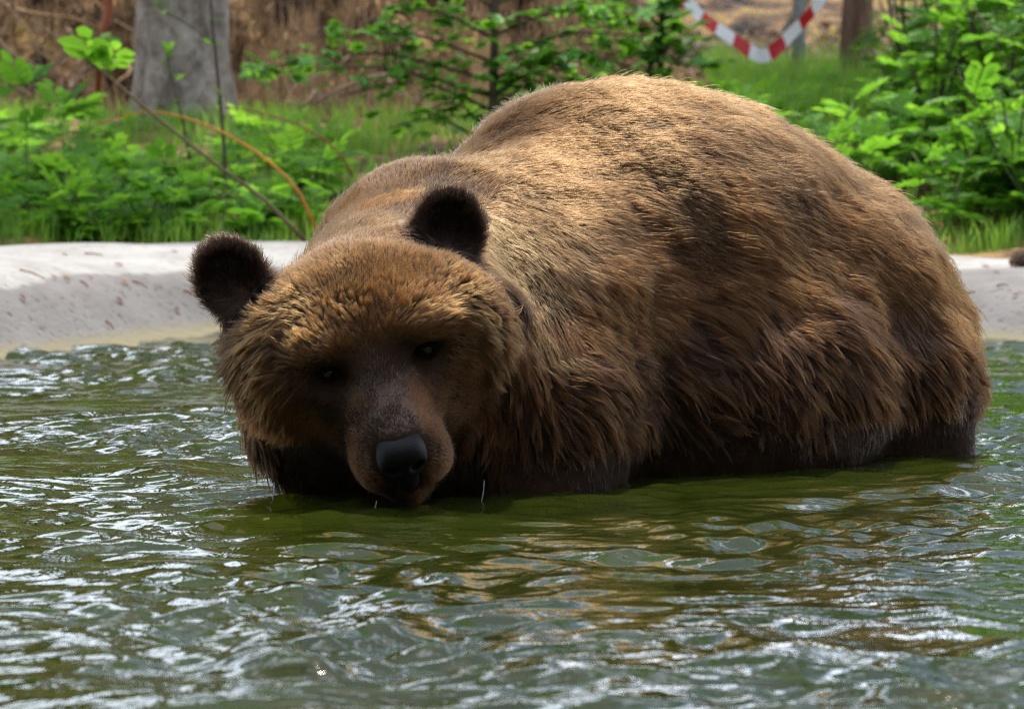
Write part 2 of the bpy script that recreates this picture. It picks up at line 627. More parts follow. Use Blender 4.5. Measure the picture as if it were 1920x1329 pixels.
HP, HYAW, HROLL = R(35), R(4), R(13.5)
hF = np.array([0, -math.cos(HP), -math.sin(HP)])
hU = np.array([0, -math.sin(HP), math.cos(HP)])
hR = np.array([1.0, 0, 0])
hF, hU, hR = [rotY(rotZ(v, HYAW), HROLL) for v in (hF, hU, hR)]
E0 = P(705, 664, 5.85)
HAX = np.stack([hR, hF, hU])        # rows


def HL(r, f, u):
    return E0 + r * hR + f * hF + u * hU


bA = np.array([0.66, 0.75, 0]); bA /= np.linalg.norm(bA)
bN = np.array([0.75, -0.66, 0]); bN /= np.linalg.norm(bN)
BAX = np.stack([bA, bN, [0, 0, 1.0]])
I3 = np.eye(3)


def tilt_ax(ax, an, about=1):
    """turn axes about their own row 'about'"""
    Rm = np.array(Matrix.Rotation(an, 3, Vector(ax[about])))
    return np.stack([Rm @ a for a in ax])


def sd_ell(X, c, r, ax):
    p = (X - np.asarray(c, np.float32)) @ np.asarray(ax, np.float32).T
    r = np.asarray(r, np.float32)
    k0 = np.sqrt(((p / r) ** 2).sum(-1)) + 1e-9
    k1 = np.sqrt(((p / (r * r)) ** 2).sum(-1)) + 1e-9
    return k0 * (k0 - 1) / k1


def sd_cone(X, a, b, ra, rb):
    a = np.asarray(a, np.float32); b = np.asarray(b, np.float32)
    ab = b - a
    t = np.clip(((X - a) @ ab) / (ab @ ab), 0, 1)
    d = X - a - t[..., None] * ab
    return np.sqrt((d ** 2).sum(-1)) - (ra + (rb - ra) * t)


def smin(a, b, k):
    h = np.clip(0.5 + 0.5 * (b - a) / k, 0, 1)
    return b + (a - b) * h - k * h * (1 - h)


def smax(a, b, k):
    return -smin(-a, -b, k)


EARS = []
for s, px, py, Y in ((-1, 432, 520, 6.00), (1, 842, 428, 6.03)):
    nE = np.array([0.22 * s, -0.97, 0.05]); nE /= np.linalg.norm(nE)
    upE = hU * 0.9 + hR * 0.42 * s; upE -= nE * (upE @ nE); upE /= np.linalg.norm(upE)
    sdE = np.cross(upE, nE)
    EARS.append((P(px, py, Y), np.stack([sdE, nE, upE])))


def bear_sdf(X):
    # ---- trunk
    d = sd_ell(X, (0.235, 6.84, 0.255), (0.47, 0.335, 0.375), tilt_ax(BAX, R(-3)))
    d = smin(d, sd_ell(X, (0.13, 6.72, 0.255), (0.28, 0.31, 0.355), BAX), 0.08)
    d = smin(d, sd_ell(X, (0.475, 7.06, 0.175), (0.30, 0.315, 0.335), BAX), 0.10)
    d = smin(d, sd_ell(X, (0.30, 6.75, 0.10), (0.42, 0.33, 0.25), BAX), 0.08)
    # tail end / seat
    d = smin(d, sd_ell(X, (0.62, 7.11, 0.16), (0.15, 0.17, 0.22), BAX), 0.08)
    # near thigh and hind leg
    d = smin(d, sd_ell(X, (0.60, 6.96, 0.11), (0.22, 0.15, 0.27), tilt_ax(BAX, R(8))), 0.07)
    d = smin(d, sd_cone(X, (0.64, 6.95, 0.10), (0.63, 6.95, -0.36), 0.165, 0.13), 0.06)
    d = smin(d, sd_cone(X, (0.40, 7.28, 0.05), (0.42, 7.24, -0.36), 0.14, 0.11), 0.08)
    # shoulder hump roll and the near shoulder
    sh = sd_ell(X, (-0.015, 6.50, 0.225), (0.24, 0.30, 0.285), tilt_ax(BAX, R(4)))
    sh = smin(sh, sd_ell(X, (0.015, 6.27, 0.12), (0.20, 0.17, 0.27), BAX), 0.09)
    sh = smin(sh, sd_cone(X, (0.00, 6.18, 0.10), (-0.02, 6.14, -0.38), 0.155, 0.11), 0.08)
    sh = smin(sh, sd_cone(X, (-0.22, 6.46, 0.05), (-0.24, 6.42, -0.38), 0.12, 0.10), 0.08)
    d = smin(d, sh, 0.10)
    # neck rolls
    nk = sd_cone(X, (-0.165, 6.14, 0.215), (-0.115, 6.43, 0.285), 0.165, 0.222)
    nk = smin(nk, sd_ell(X, (-0.185, 6.12, 0.14), (0.195, 0.16, 0.19), I3), 0.07)
    nk = smin(nk, sd_ell(X, (-0.105, 6.12, 0.15), (0.165, 0.10, 0.20), I3), 0.03)
    nk = smin(nk, sd_ell(X, (-0.275, 6.05, 0.150), (0.125, 0.11, 0.15), I3), 0.05)
    d = smin(d, nk, 0.03)
    # ---- head (only near the head)
    near = np.where((X[:, 1] < 6.24) & (X[:, 0] < 0.15))[0]
    if len(near) == 0:
        return d
    X = X[near]
    h = sd_ell(X, HL(0, -0.100, -0.045), (0.160, 0.140, 0.100), HAX)
    for s in (-1, 1):
        h = smin(h, sd_ell(X, HL(s * 0.118, -0.110, -0.075), (0.088, 0.105, 0.108), HAX), 0.06)
        h = smin(h, sd_ell(X, HL(s * 0.068, -0.023, 0.021), (0.050, 0.038, 0.022), HAX), 0.035)
    h = smin(h, sd_cone(X, HL(0, -0.06, -0.088), HL(0, 0.090, -0.098), 0.096, 0.058), 0.05)
    h = smin(h, sd_ell(X, HL(0, 0.045, -0.050), (0.038, 0.115, 0.030), HAX), 0.03)
    for s in (-1, 1):
        h = smin(h, sd_ell(X, HL(s * 0.035, 0.094, -0.120), (0.038, 0.050, 0.043), HAX), 0.02)
    jaw = sd_ell(X, HL(0, 0.045, -0.160), (0.055, 0.10, 0.034), HAX)
    h = smin(h, jaw, 0.012)
    h = smin(h, sd_ell(X, HL(0, -0.10, -0.145), (0.13, 0.13, 0.09), HAX), 0.06)
    for s in (-1, 1):            # eye sockets
        h = smax(h, -sd_ell(X, HL(s * 0.073, 0.020, -0.012), (0.026, 0.026, 0.017), HAX), 0.016)
    # ears
    for c, ax in EARS:
        e = sd_ell(X, c, (0.054, 0.021, 0.062), ax)
        e = smin(e, sd_cone(X, c - ax[2] * 0.03 - ax[1] * 0.004, c - ax[2] * 0.095 - ax[1] * 0.03, 0.040, 0.066), 0.025)
        e = smax(e, -sd_ell(X, c + ax[1] * 0.020 - ax[2] * 0.006, (0.041, 0.022, 0.046), ax), 0.010)
        h = smin(h, e, 0.022)
    nape = sd_cone(X, HL(0, -0.15, -0.055), np.array([-0.14, 6.32, 0.285]), 0.125, 0.19)
    h = smin(h, nape, 0.06)
    d[near] = smin(d[near], h, 0.035)
    return d


def surface_nets(f, lo, hi, st):
    axs = [np.arange(lo[i], hi[i] + st, st) for i in range(3)]
    n = [len(a) for a in axs]
    F = np.empty(n, np.float32)
    Yg, Zg = np.meshgrid(axs[1], axs[2], indexing='ij')
    for i0 in range(0, n[0], 16):
        xa = axs[0][i0:i0 + 16]
        X = np.empty((len(xa), n[1], n[2], 3), np.float32)
        X[..., 0] = xa[:, None, None]
        X[..., 1] = Yg
        X[..., 2] = Zg
        F[i0:i0 + 16] = f(X.reshape(-1, 3)).reshape(X.shape[:3])
    S = F < 0
    cs = [m - 1 for m in n]
    cnt = np.zeros(cs, np.uint8)
    for a in (0, 1):
        for b in (0, 1):
            for c in (0, 1):
                cnt += S[a:a + cs[0], b:b + cs[1], c:c + cs[2]]
    idx = np.argwhere((cnt > 0) & (cnt < 8))
    vid = np.full(cs, -1, np.int64)
    vid[idx[:, 0], idx[:, 1], idx[:, 2]] = np.arange(len(idx))
    acc = np.zeros((len(idx), 3)); w = np.zeros(len(idx))
    cor = [(a, b, c) for a in (0, 1) for b in (0, 1) for c in (0, 1)]
    for p in cor:
        for q in cor:
            if sum(abs(p[k] - q[k]) for k in range(3)) != 1 or p > q:
                continue
            fp = F[idx[:, 0] + p[0], idx[:, 1] + p[1], idx[:, 2] + p[2]]
            fq = F[idx[:, 0] + q[0], idx[:, 1] + q[1], idx[:, 2] + q[2]]
            m = (fp < 0) != (fq < 0)
            t = np.where(m, fp / np.where(fp == fq, 1, fp - fq), 0)
            pos = np.array(p)[None] + t[:, None] * (np.array(q) - np.array(p))[None]
            acc += pos * m[:, None]; w += m
    V = (idx + acc / w[:, None]) * st + np.array([a[0] for a in axs])
    Q = []
    for ax in range(3):
        u, v = (ax + 1) % 3, (ax + 2) % 3
        sl0 = [slice(1, m - 1) for m in n]; sl1 = [slice(1, m - 1) for m in n]
        sl0[ax] = slice(0, n[ax] - 1); sl1[ax] = slice(1, n[ax])
        A, B = S[tuple(sl0)], S[tuple(sl1)]
        e = np.argwhere(A != B)
        inside = A[e[:, 0], e[:, 1], e[:, 2]]
        off = np.array([1, 1, 1]); off[ax] = 0
        e = e + off
        def at(du, dv):
            k = e.copy(); k[:, u] -= du; k[:, v] -= dv
            return vid[k[:, 0], k[:, 1], k[:, 2]]
        q = np.stack([at(1, 1), at(0, 1), at(0, 0), at(1, 0)], 1)
        q[~inside] = q[~inside][:, ::-1]
        Q.append(q)
    return V, np.concatenate(Q)


def vert_normals(V, Q):
    n = np.cross(V[Q[:, 2]] - V[Q[:, 0]], V[Q[:, 3]] - V[Q[:, 1]])
    N = np.zeros_like(V)
    for k in range(4):
        np.add.at(N, Q[:, k], n)
    return N / (np.linalg.norm(N, axis=1, keepdims=True) + 1e-12)


BV, BQ = surface_nets(bear_sdf, (-0.48, 5.58, -0.42), (0.98, 7.62, 0.72), 0.0075)
BN = vert_normals(BV, BQ)
# loose folds of hide on the trunk
fold = SinNoise(26, 0.10, 0.34, 9)
trunkw = sstep(6.15, 6.4, BV[:, 1] + 0.35 * BV[:, 0])
BV = BV + BN * (0.0028 * fold(BV * np.array([1.0, 1.0, 1.35])) * trunkw)[:, None]
BN = vert_normals(BV, BQ)
bear_bvh = BVHTree.FromPolygons(BV.tolist(), BQ.tolist())

bear = empty('brown_bear', (0.2, 6.6, -0.42))
tag(bear, 'big brown bear standing in the pool with its chin at the water', 'bear')


def bear_part(name, me, mat):
    o = link(name, me, None, mat)
    o.parent = bear
    o.matrix_parent_inverse = Matrix.Translation(bear.location).inverted()
    return o


M['hide'] = noise_mat('dark_hide', [(0.3, (0.014, 0.007, 0.004)), (0.7, (0.04, 0.018, 0.009))], 30, 4, 0.8, 0.2, spec=0.15)
body = bear_part('body', mesh_np('body', BV, BQ), M['hide'])

# ---- nose
def nose_sdf(X):
    c = HL(0, 0.152, -0.082)
    ax = tilt_ax(HAX, R(14), 0)
    d = sd_ell(X, c + hU * 0.003, (0.036, 0.031, 0.035), ax)
    d = smin(d, sd_ell(X, c - hF * 0.020 + hU * 0.013, (0.030, 0.036, 0.023), ax), 0.02)
    d = smin(d, sd_ell(X, c - hU * 0.036 - hF * 0.006, (0.018, 0.026, 0.028), HAX), 0.014)
    # flattened front of the pad
    nf = hF * 0.93 - hU * 0.25
    nf = nf / np.linalg.norm(nf)
    d = smax(d, (X - (c + nf * 0.024).astype(np.float32)) @ nf.astype(np.float32), 0.016)
    for s in (-1, 1):
        d = smax(d, -sd_ell(X, c + hR * 0.0185 * s + hF * 0.022 - hU * 0.005, (0.0112, 0.024, 0.0110), HAX), 0.006)
        d = smax(d, -sd_cone(X, c + hR * 0.022 * s + hF * 0.020 - hU * 0.012, c + hR * 0.038 * s + hF * 0.004 - hU * 0.017, 0.0065, 0.004), 0.005)
    d = smax(d, -sd_cone(X, c + hF * 0.026 + hU * 0.004, c + hF * 0.016 - hU * 0.06, 0.0022, 0.003), 0.004)
    return d


nc = HL(0, 0.150, -0.085)
NV, NQ = surface_nets(nose_sdf, nc - 0.075, nc + 0.075, 0.002)
m, nt_, b_ = new_mat('wet_black_nose')
b_.inputs['Base Color'].default_value = (0.006, 0.006, 0.007, 1)
b_.inputs['Roughness'].default_value = 0.42
b_.inputs['Specular IOR Level'].default_value = 0.14
_no = nt_.nodes.new('ShaderNodeTexVoronoi'); _no.inputs['Scale'].default_value = 600
_tc = nt_.nodes.new('ShaderNodeTexCoord')
_bp = nt_.nodes.new('ShaderNodeBump'); _bp.inputs['Strength'].default_value = 0.3; _bp.inputs['Distance'].default_value = 0.002
nt_.links.new(_tc.outputs['Object'], _no.inputs['Vector'])
nt_.links.new(_no.outputs['Distance'], _bp.inputs['Height'])
nt_.links.new(_bp.outputs[0], b_.inputs['Normal'])
M['nose'] = m
bear_part('nose', mesh_np('nose', NV, NQ), M['nose'])

# ---- eyes
m, nt_, b_ = new_mat('dark_eye')
b_.inputs['Base Color'].default_value = (0.012, 0.007, 0.005, 1)
b_.inputs['Roughness'].default_value = 0.04
b_.inputs['Specular IOR Level'].default_value = 0.6
M['eye'] = m
m, nt_, b_ = new_mat('eyelid_skin')
b_.inputs['Base Color'].default_value = (0.006, 0.004, 0.003, 1)
b_.inputs['Roughness'].default_value = 0.8
b_.inputs['Specular IOR Level'].default_value = 0.08
M['lid'] = m
EYES = [HL(s * 0.074, 0.0015, -0.009) for s in (-1, 1)]
for c in EYES:
    bm = bmesh.new()
    bmesh.ops.create_uvsphere(bm, u_segments=24, v_segments=14, radius=0.0118)
    for v in bm.verts:
        v.co += Vector(c)
    for f_ in bm.faces:
        f_.smooth = True
    me = bpy.data.meshes.new('eye'); bm.to_mesh(me); bm.free()
    bear_part('eye', me, M['eye'])
    # lid: a dark crescent of skin around the eyeball
    ring = []
    for k in range(25):
        an = 2 * math.pi * k / 24
        ring.append(c + hF * 0.0060 + hR * 0.0118 * math.cos(an) + hU * 0.0082 * math.sin(an))
    bear_part('eyelid', tube_mesh('eyelid', ring, [0.0044] * 25, 6), M['lid'])

# ------------------------------------------------------------------ fur
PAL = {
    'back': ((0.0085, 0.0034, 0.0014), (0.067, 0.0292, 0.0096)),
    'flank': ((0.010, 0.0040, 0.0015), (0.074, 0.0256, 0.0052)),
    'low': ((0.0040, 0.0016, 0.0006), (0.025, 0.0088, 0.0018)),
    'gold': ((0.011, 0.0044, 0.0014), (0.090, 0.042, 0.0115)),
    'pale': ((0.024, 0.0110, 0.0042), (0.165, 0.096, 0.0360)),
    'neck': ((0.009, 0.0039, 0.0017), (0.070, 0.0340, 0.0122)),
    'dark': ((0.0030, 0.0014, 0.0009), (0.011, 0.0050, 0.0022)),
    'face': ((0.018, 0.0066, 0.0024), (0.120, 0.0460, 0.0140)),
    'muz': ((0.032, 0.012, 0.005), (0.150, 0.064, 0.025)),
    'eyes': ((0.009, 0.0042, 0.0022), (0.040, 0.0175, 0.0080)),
    'bridge': ((0.040, 0.024, 0.017), (0.170, 0.112, 0.085)),  # grey sheen along the muzzle top, put into the fur colour
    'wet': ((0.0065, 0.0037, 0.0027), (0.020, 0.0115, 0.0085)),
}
# px, py, dx, dy, length cm, lift, clump, palette
GUIDES = [
    # back
    (1200, 150, 1, .15, 3.6, .45, .25, 'back'), (1050, 190, 1, -.1, 3.6, .45, .25, 'back'), (950, 240, 1, -.2, 3.6, .45, .25, 'back'),
    (1150, 260, 1, .05, 3.8, .35, .35, 'back'), (1300, 240, 1, .3, 3.8, .35, .35, 'back'), (1000, 320, 1, .1, 3.6, .35, .3, 'back'),
    (1400, 220, 1, .4, 3.8, .4, .3, 'back'), (1550, 280, .9, .6, 3.8, .4, .3, 'back'), (1480, 340, .9, .5, 4, .35, .35, 'back'),
    (1250, 360, 1, .35, 4, .35, .4, 'back'), (1650, 360, .7, .8, 4, .4, .3, 'back'), (1720, 420, .6, .9, 4.2, .4, .3, 'back'),
    (1380, 430, 1, .4, 4.4, .35, .4, 'flank'), (1560, 430, .8, .6, 4.4, .35, .4, 'flank'), (1120, 400, 1, .4, 4, .35, .4, 'back'),
    (1250, 480, 1, .45, 4.5, .35, .45, 'flank'), (1660, 520, .7, .8, 4.6, .4, .4, 'flank'), (1480, 540, .8, .6, 4.8, .4, .5, 'flank'),
    (1760, 520, .5, 1, 4.8, .5, .4, 'flank'), (1790, 600, .5, 1, 5, .5, .4, 'flank'), (1350, 580, .8, .5, 5, .4, .5, 'flank'),
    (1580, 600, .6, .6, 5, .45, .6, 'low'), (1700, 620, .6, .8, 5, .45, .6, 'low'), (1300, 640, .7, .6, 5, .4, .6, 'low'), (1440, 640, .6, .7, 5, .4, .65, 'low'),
    # shoulder
    (900, 310, .8, -.1, 3, .45, .25, 'neck'), (980, 390, .8, .5, 3.2, .4, .3, 'neck'), (1060, 470, .7, .7, 3.6, .4, .35, 'neck'), (1150, 540, .7, .7, 4.2, .4, .4, 'flank'),
    (1100, 600, .6, .6, 4.4, .4, .45, 'flank'), (1200, 600, .7, .6, 4.6, .4, .5, 'flank'), (1270, 560, .8, .5, 4.6, .4, .5, 'flank'), (1050, 620, .3, .9, 4.2, .4, .45, 'flank'),
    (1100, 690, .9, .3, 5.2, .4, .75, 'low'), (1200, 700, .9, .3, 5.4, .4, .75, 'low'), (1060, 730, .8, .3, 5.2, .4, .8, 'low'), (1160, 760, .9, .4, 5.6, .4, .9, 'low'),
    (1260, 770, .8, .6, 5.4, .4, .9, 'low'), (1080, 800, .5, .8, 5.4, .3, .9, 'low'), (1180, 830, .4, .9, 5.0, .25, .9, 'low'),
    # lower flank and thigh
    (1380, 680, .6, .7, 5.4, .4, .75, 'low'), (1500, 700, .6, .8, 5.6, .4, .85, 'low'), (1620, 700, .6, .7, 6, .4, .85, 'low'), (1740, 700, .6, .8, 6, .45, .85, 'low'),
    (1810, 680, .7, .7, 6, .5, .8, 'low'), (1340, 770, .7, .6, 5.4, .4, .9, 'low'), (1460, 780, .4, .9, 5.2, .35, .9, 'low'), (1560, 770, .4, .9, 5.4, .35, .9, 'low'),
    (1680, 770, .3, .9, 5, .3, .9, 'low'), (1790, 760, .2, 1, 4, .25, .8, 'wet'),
    # sleek wet band at the water
    (1000, 900, .2, 1, 2.6, .12, .6, 'wet'), (1100, 890, .2, 1, 2.4, .12, .6, 'wet'), (1200, 880, .25, 1, 2.4, .12, .6, 'wet'), (1320, 850, .1, 1, 2.6, .12, .7, 'wet'),
    (1450, 840, 0, 1, 2.6, .12, .7, 'wet'), (1600, 830, .1, 1, 2.4, .10, .6, 'wet'), (1720, 820, .1, 1, 2.2, .10, .6, 'wet'), (1810, 830, .1, 1, 2.2, .10, .6, 'wet'),
    # neck top
    (640, 380, -.1, -1, 2.6, .55, .15, 'neck'), (700, 340, .1, -1, 2.6, .5, .15, 'neck'), (790, 320, .3, -1, 2.6, .5, .15, 'neck'), (880, 350, .7, -.5, 2.6, .45, .2, 'neck'),
    (600, 440, -.2, -1, 2.6, .55, .15, 'neck'), (690, 430, 0, -1, 2.6, .55, .2, 'neck'), (760, 400, .1, -1, 2.6, .5, .2, 'neck'), (560, 480, -.3, -1, 2.6, .5, .2, 'gold'),
    # ruff on the camera-right side of the neck
    (960, 470, .6, .8, 3.4, .45, .3, 'pale'), (1000, 560, .4, .9, 3.8, .5, .35, 'pale'), (1020, 640, .2, 1, 4, .5, .4, 'pale'), (1010, 720, .1, 1, 4.6, .45, .7, 'flank'),
    (960, 560, .5, .9, 4.2, .45, .7, 'dark'), (960, 640, .4, .9, 4.4, .45, .8, 'face'), (970, 760, .1, 1, 5, .35, .9, 'low'), (950, 850, 0, 1, 5, .2, .95, 'low'), (1000, 820, .1, 1, 5, .25, .95, 'low'),
    # forehead
    (690, 500, -.1, -1, 1.9, .55, .4, 'gold'), (620, 520, -.5, -.9, 2.0, .5, .5, 'gold'), (770, 500, .3, -1, 2.0, .5, .5, 'gold'), (560, 560, -.8, -.5, 2.6, .5, .65, 'gold'),
    (700, 570, 0, -1, 2.4, .5, .65, 'gold'), (640, 590, -.5, -.7, 2.4, .5, .7, 'gold'), (770, 570, .5, -.7, 2.4, .5, .7, 'gold'), (850, 540, .8, -.4, 2.6, .5, .7, 'gold'),
    (880, 580, .9, .1, 2.8, .5, .7, 'gold'), (520, 610, -.9, .1, 3.0, .5, .7, 'gold'), (580, 640, -.6, -.2, 2.4, .5, .7, 'gold'), (820, 600, .6, -.4, 2.4, .45, .7, 'gold'),
    (710, 630, 0, -1, 1.8, .4, .6, 'face'), (660, 650, -.4, -.7, 1.8, .4, .6, 'gold'), (760, 630, .5, -.7, 1.8, .4, .6, 'gold'),
    # cheeks
    (490, 680, -.5, .8, 3.6, .45, .8, 'gold'), (530, 720, -.3, .95, 3.6, .4, .8, 'gold'), (460, 760, -.5, .9, 4.4, .45, .8, 'face'), (520, 790, -.2, 1, 3.6, .35, .8, 'face'),
    (450, 680, -.7, .7, 4, .5, .7, 'dark'), (440, 760, -.6, .8, 4.4, .5, .7, 'dark'), (490, 840, -.3, 1, 4.4, .4, .85, 'dark'), (540, 890, -.1, 1, 3.6, .3, .85, 'dark'),
    (900, 620, .7, .5, 3.4, .45, .75, 'gold'), (930, 690, .4, .9, 3.8, .45, .8, 'gold'), (880, 700, .5, .6, 2.2, .3, .5, 'face'), (920, 780, .2, 1, 4, .35, .85, 'face'), (890, 850, .1, 1, 3.6, .25, .85, 'dark'),
    (870, 640, .6, .2, 2.0, .3, .5, 'face'),
    # round the eyes
    (612, 735, -.3, .4, 1.0, .25, .3, 'eyes'), (610, 670, -.6, -.2, 1.4, .4, .4, 'face'), (800, 690, .5, .4, 1.0, .25, .3, 'eyes'), (800, 625, .6, -.4, 1.4, .4, .4, 'face'), (650, 700, -.4, -.6, .9, .25, .3, 'eyes'), (755, 672, .4, -.6, .9, .25, .3, 'eyes'),
    (580, 780, -.4, .4, 1.6, .3, .4, 'face'), (600, 850, -.4, .5, 1.8, .3, .4, 'dark'), (840, 740, .5, .2, 1.4, .3, .4, 'face'),
    # muzzle
    (712, 700, 0, -1, 1.0, .35, .3, 'bridge'), (722, 755, 0, -1, .9, .35, .3, 'bridge'), (735, 785, 0, -1, .8, .35, .3, 'bridge'), (670, 780, -.5, -.7, 1.0, .4, .3, 'muz'), (790, 760, .5, -.6, 1.0, .4, .3, 'muz'), (830, 800, .6, -.2, 1.1, .4, .3, 'muz'), (660, 850, -.6, .1, 1.4, .45, .4, 'face'),
    (835, 870, .4, .6, 1.5, .45, .4, 'muz'), (690, 920, -.3, .7, 1.7, .45, .5, 'face'), (800, 920, .2, .9, 1.7, .45, .5, 'face'), (745, 935, 0, 1, 1.3, .4, .4, 'dark'), (620, 920, -.2, 1, 2.4, .25, .7, 'dark'), (860, 920, .1, 1, 2.6, .2, .8, 'dark'),
    (632, 770, -.4, -.4, 1.0, .3, .3, 'dark'), (850, 760, .5, 0, 1.4, .3, .4, 'muz'), (700, 645, 0, -1, 1.6, .4, .5, 'gold'), (700, 850, -.4, -.2, .8, .35, .3, 'muz'), (810, 850, .5, .1, .9, .35, .3, 'muz'),
    # fold across the neck, its shade put into darker fur colour
    (700, 388, 0, -1, 2.2, .5, .2, 'flank'), (800, 375, .2, -1, 2.2, .5, .2, 'flank'), (640, 400, -.1, -1, 2.2, .5, .2, 'flank'), (690, 420, 0, -1, 3.2, .6, .3, 'neck'), (620, 435, -.2, -1, 3.2, .6, .3, 'neck'),
]
gp, gd, gl_, glift, gcl, gc0, gc1 = [], [], [], [], [], [], []
missed = []
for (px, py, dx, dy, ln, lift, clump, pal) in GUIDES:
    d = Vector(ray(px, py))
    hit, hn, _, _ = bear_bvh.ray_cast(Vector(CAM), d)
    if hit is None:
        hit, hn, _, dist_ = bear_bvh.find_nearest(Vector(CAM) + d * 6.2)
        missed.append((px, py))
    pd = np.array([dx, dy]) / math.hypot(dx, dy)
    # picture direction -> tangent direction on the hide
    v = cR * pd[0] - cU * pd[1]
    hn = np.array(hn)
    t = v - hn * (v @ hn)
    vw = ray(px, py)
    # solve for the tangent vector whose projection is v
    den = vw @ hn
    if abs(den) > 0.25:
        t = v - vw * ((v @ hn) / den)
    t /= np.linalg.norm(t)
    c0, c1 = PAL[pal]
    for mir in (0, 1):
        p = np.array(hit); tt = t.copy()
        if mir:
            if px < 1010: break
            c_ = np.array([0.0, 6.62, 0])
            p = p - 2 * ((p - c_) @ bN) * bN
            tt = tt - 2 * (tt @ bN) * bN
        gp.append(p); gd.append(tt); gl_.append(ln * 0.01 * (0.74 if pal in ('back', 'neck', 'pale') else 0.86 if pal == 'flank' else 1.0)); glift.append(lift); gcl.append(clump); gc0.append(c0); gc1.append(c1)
print('guides off the bear:', missed)
gp = np.array(gp); gd = np.array(gd); gA = np.column_stack([gl_, glift, gcl, gc0, gc1])

N_HAIR = 520000
NPT = 6
# sample the hide
v0, v1, v2, v3 = [BV[BQ[:, k]] for k in range(4)]
ar = 0.5 * np.linalg.norm(np.cross(v2 - v0, v3 - v1), axis=1)
fc = (v0 + v1 + v2 + v3) / 4
fn = np.cross(v2 - v0, v3 - v1); fn /= np.linalg.norm(fn, axis=1, keepdims=True) + 1e-12
vd = fc - CAM; vd /= np.linalg.norm(vd, axis=1, keepdims=True)
wgt = ar * (fc[:, 2] > -0.03)
headw = np.exp(-((np.linalg.norm(fc - HL(0, -0.03, -0.06), axis=1) / 0.23) ** 4))
wgt *= 1 + 2.2 * headw
muzw = np.exp(-((np.linalg.norm(fc - HL(0, 0.08, -0.09), axis=1) / 0.11) ** 4))
wgt *= 1 + 2.0 * muzw
wgt *= np.where((fn * vd).sum(1) > 0.25, 0.35, 1.0)
fi = rng.choice(len(wgt), N_HAIR, p=wgt / wgt.sum())
uu, vv = rng.random(N_HAIR)[:, None], rng.random(N_HAIR)[:, None]
def bil(a, b, c, d): return (a * (1 - uu) + b * uu) * (1 - vv) + (d * (1 - uu) + c * uu) * vv
root = bil(v0[fi], v1[fi], v2[fi], v3[fi])
q0, q1, q2, q3 = [BN[BQ[fi, k]] for k in range(4)]
nrmh = bil(q0, q1, q2, q3); nrmh /= np.linalg.norm(nrmh, axis=1, keepdims=True)
# guide interpolation
att = np.empty((N_HAIR, gA.shape[1])); dirh = np.empty((N_HAIR, 3))
for s in range(0, N_HAIR, 20000):
    d2 = ((root[s:s + 20000, None, :] - gp[None]) ** 2).sum(2)
    w = 1.0 / (d2 + 0.0002) ** 2.2
    w /= w.sum(1, keepdims=True)
    att[s:s + 20000] = w @ gA
    dirh[s:s + 20000] = w @ gd
ln, lift, clump = att[:, 0].copy(), att[:, 1].copy(), att[:, 2].copy()
c0, c1 = att[:, 3:6].copy(), att[:, 6:9].copy()
# ears: hair fans out over the rim, dark inside
earmask = np.zeros(N_HAIR)
for c, ax in EARS:
    rel = root - c
    inpl = rel @ ax.T
    m_ = sstep(0.082, 0.060, np.sqrt(inpl[:, 0] ** 2 + (inpl[:, 2] + 0.005) ** 2)) * (np.abs(inpl[:, 1]) < 0.05)
    rad = inpl[:, :1] * ax[0] + (inpl[:, 2:] + 0.035) * ax[2]
    rad /= np.linalg.norm(rad, axis=1, keepdims=True) + 1e-9
    front = sstep(-0.35, 0.25, nrmh @ ax[1])
    rad = rad + ax[1] * 0.15
    dirh = dirh * (1 - m_)[:, None] + rad * m_[:, None]
    ln = ln * (1 - m_) + (0.022 + 0.004 * front) * m_
    lift = lift * (1 - m_) + (0.35) * m_
    clump = clump * (1 - m_) + 0.45 * m_
    ec0 = np.array(PAL['dark'][0]); ef = np.array((0.011, 0.0055, 0.003)); eb = np.array((0.15, 0.09, 0.045))
    ec1 = ef[None] * front[:, None] + eb[None] * (1 - front)[:, None]
    c0 = c0 * (1 - m_)[:, None] + ec0 * m_[:, None]
    c1 = c1 * (1 - m_)[:, None] + ec1 * m_[:, None]
    earmask = np.maximum(earmask, m_)
# hide soaked by the water: short, flat, dark, combed straight down
bandn = SinNoise(24, 0.05, 0.30, 77)(root)
bw = sstep(0.085, 0.055, root[:, 2] + 0.014 * bandn) * sstep(0.24, 0.30, np.linalg.norm(root - HL(0, -0.03, -0.06), axis=1)) * sstep(-0.12, -0.04, root[:, 0])
dn = np.array([0.12, 0.0, -1.0])
dirh = dirh * (1 - bw)[:, None] + dn * bw[:, None]
ln = ln * (1 - bw) + 0.019 * bw
lift = lift * (1 - bw) + 0.07 * bw
clump = clump * (1 - bw) + 0.5 * bw
c0 = c0 * (1 - bw)[:, None] + np.array(PAL['wet'][0]) * bw[:, None]
c1 = c1 * (1 - bw)[:, None] + np.array(PAL['wet'][1]) * bw[:, None]
# keep hair off the nose and the eyeballs
keep = np.ones(N_HAIR, bool)
nd = nose_sdf(root.astype(np.float32))
keep &= nd > 0.001
ln = np.minimum(ln, 0.005 + np.maximum(nd, 0) * 0.6) * (nd < 0.06) + ln * (nd >= 0.06)
for e in EYES:
    de = np.linalg.norm(root - e, axis=1)
    keep &= de > 0.0165
    ln = np.where(de < 0.05, np.minimum(ln, 0.004 + (de - 0.015) * 0.45), ln)
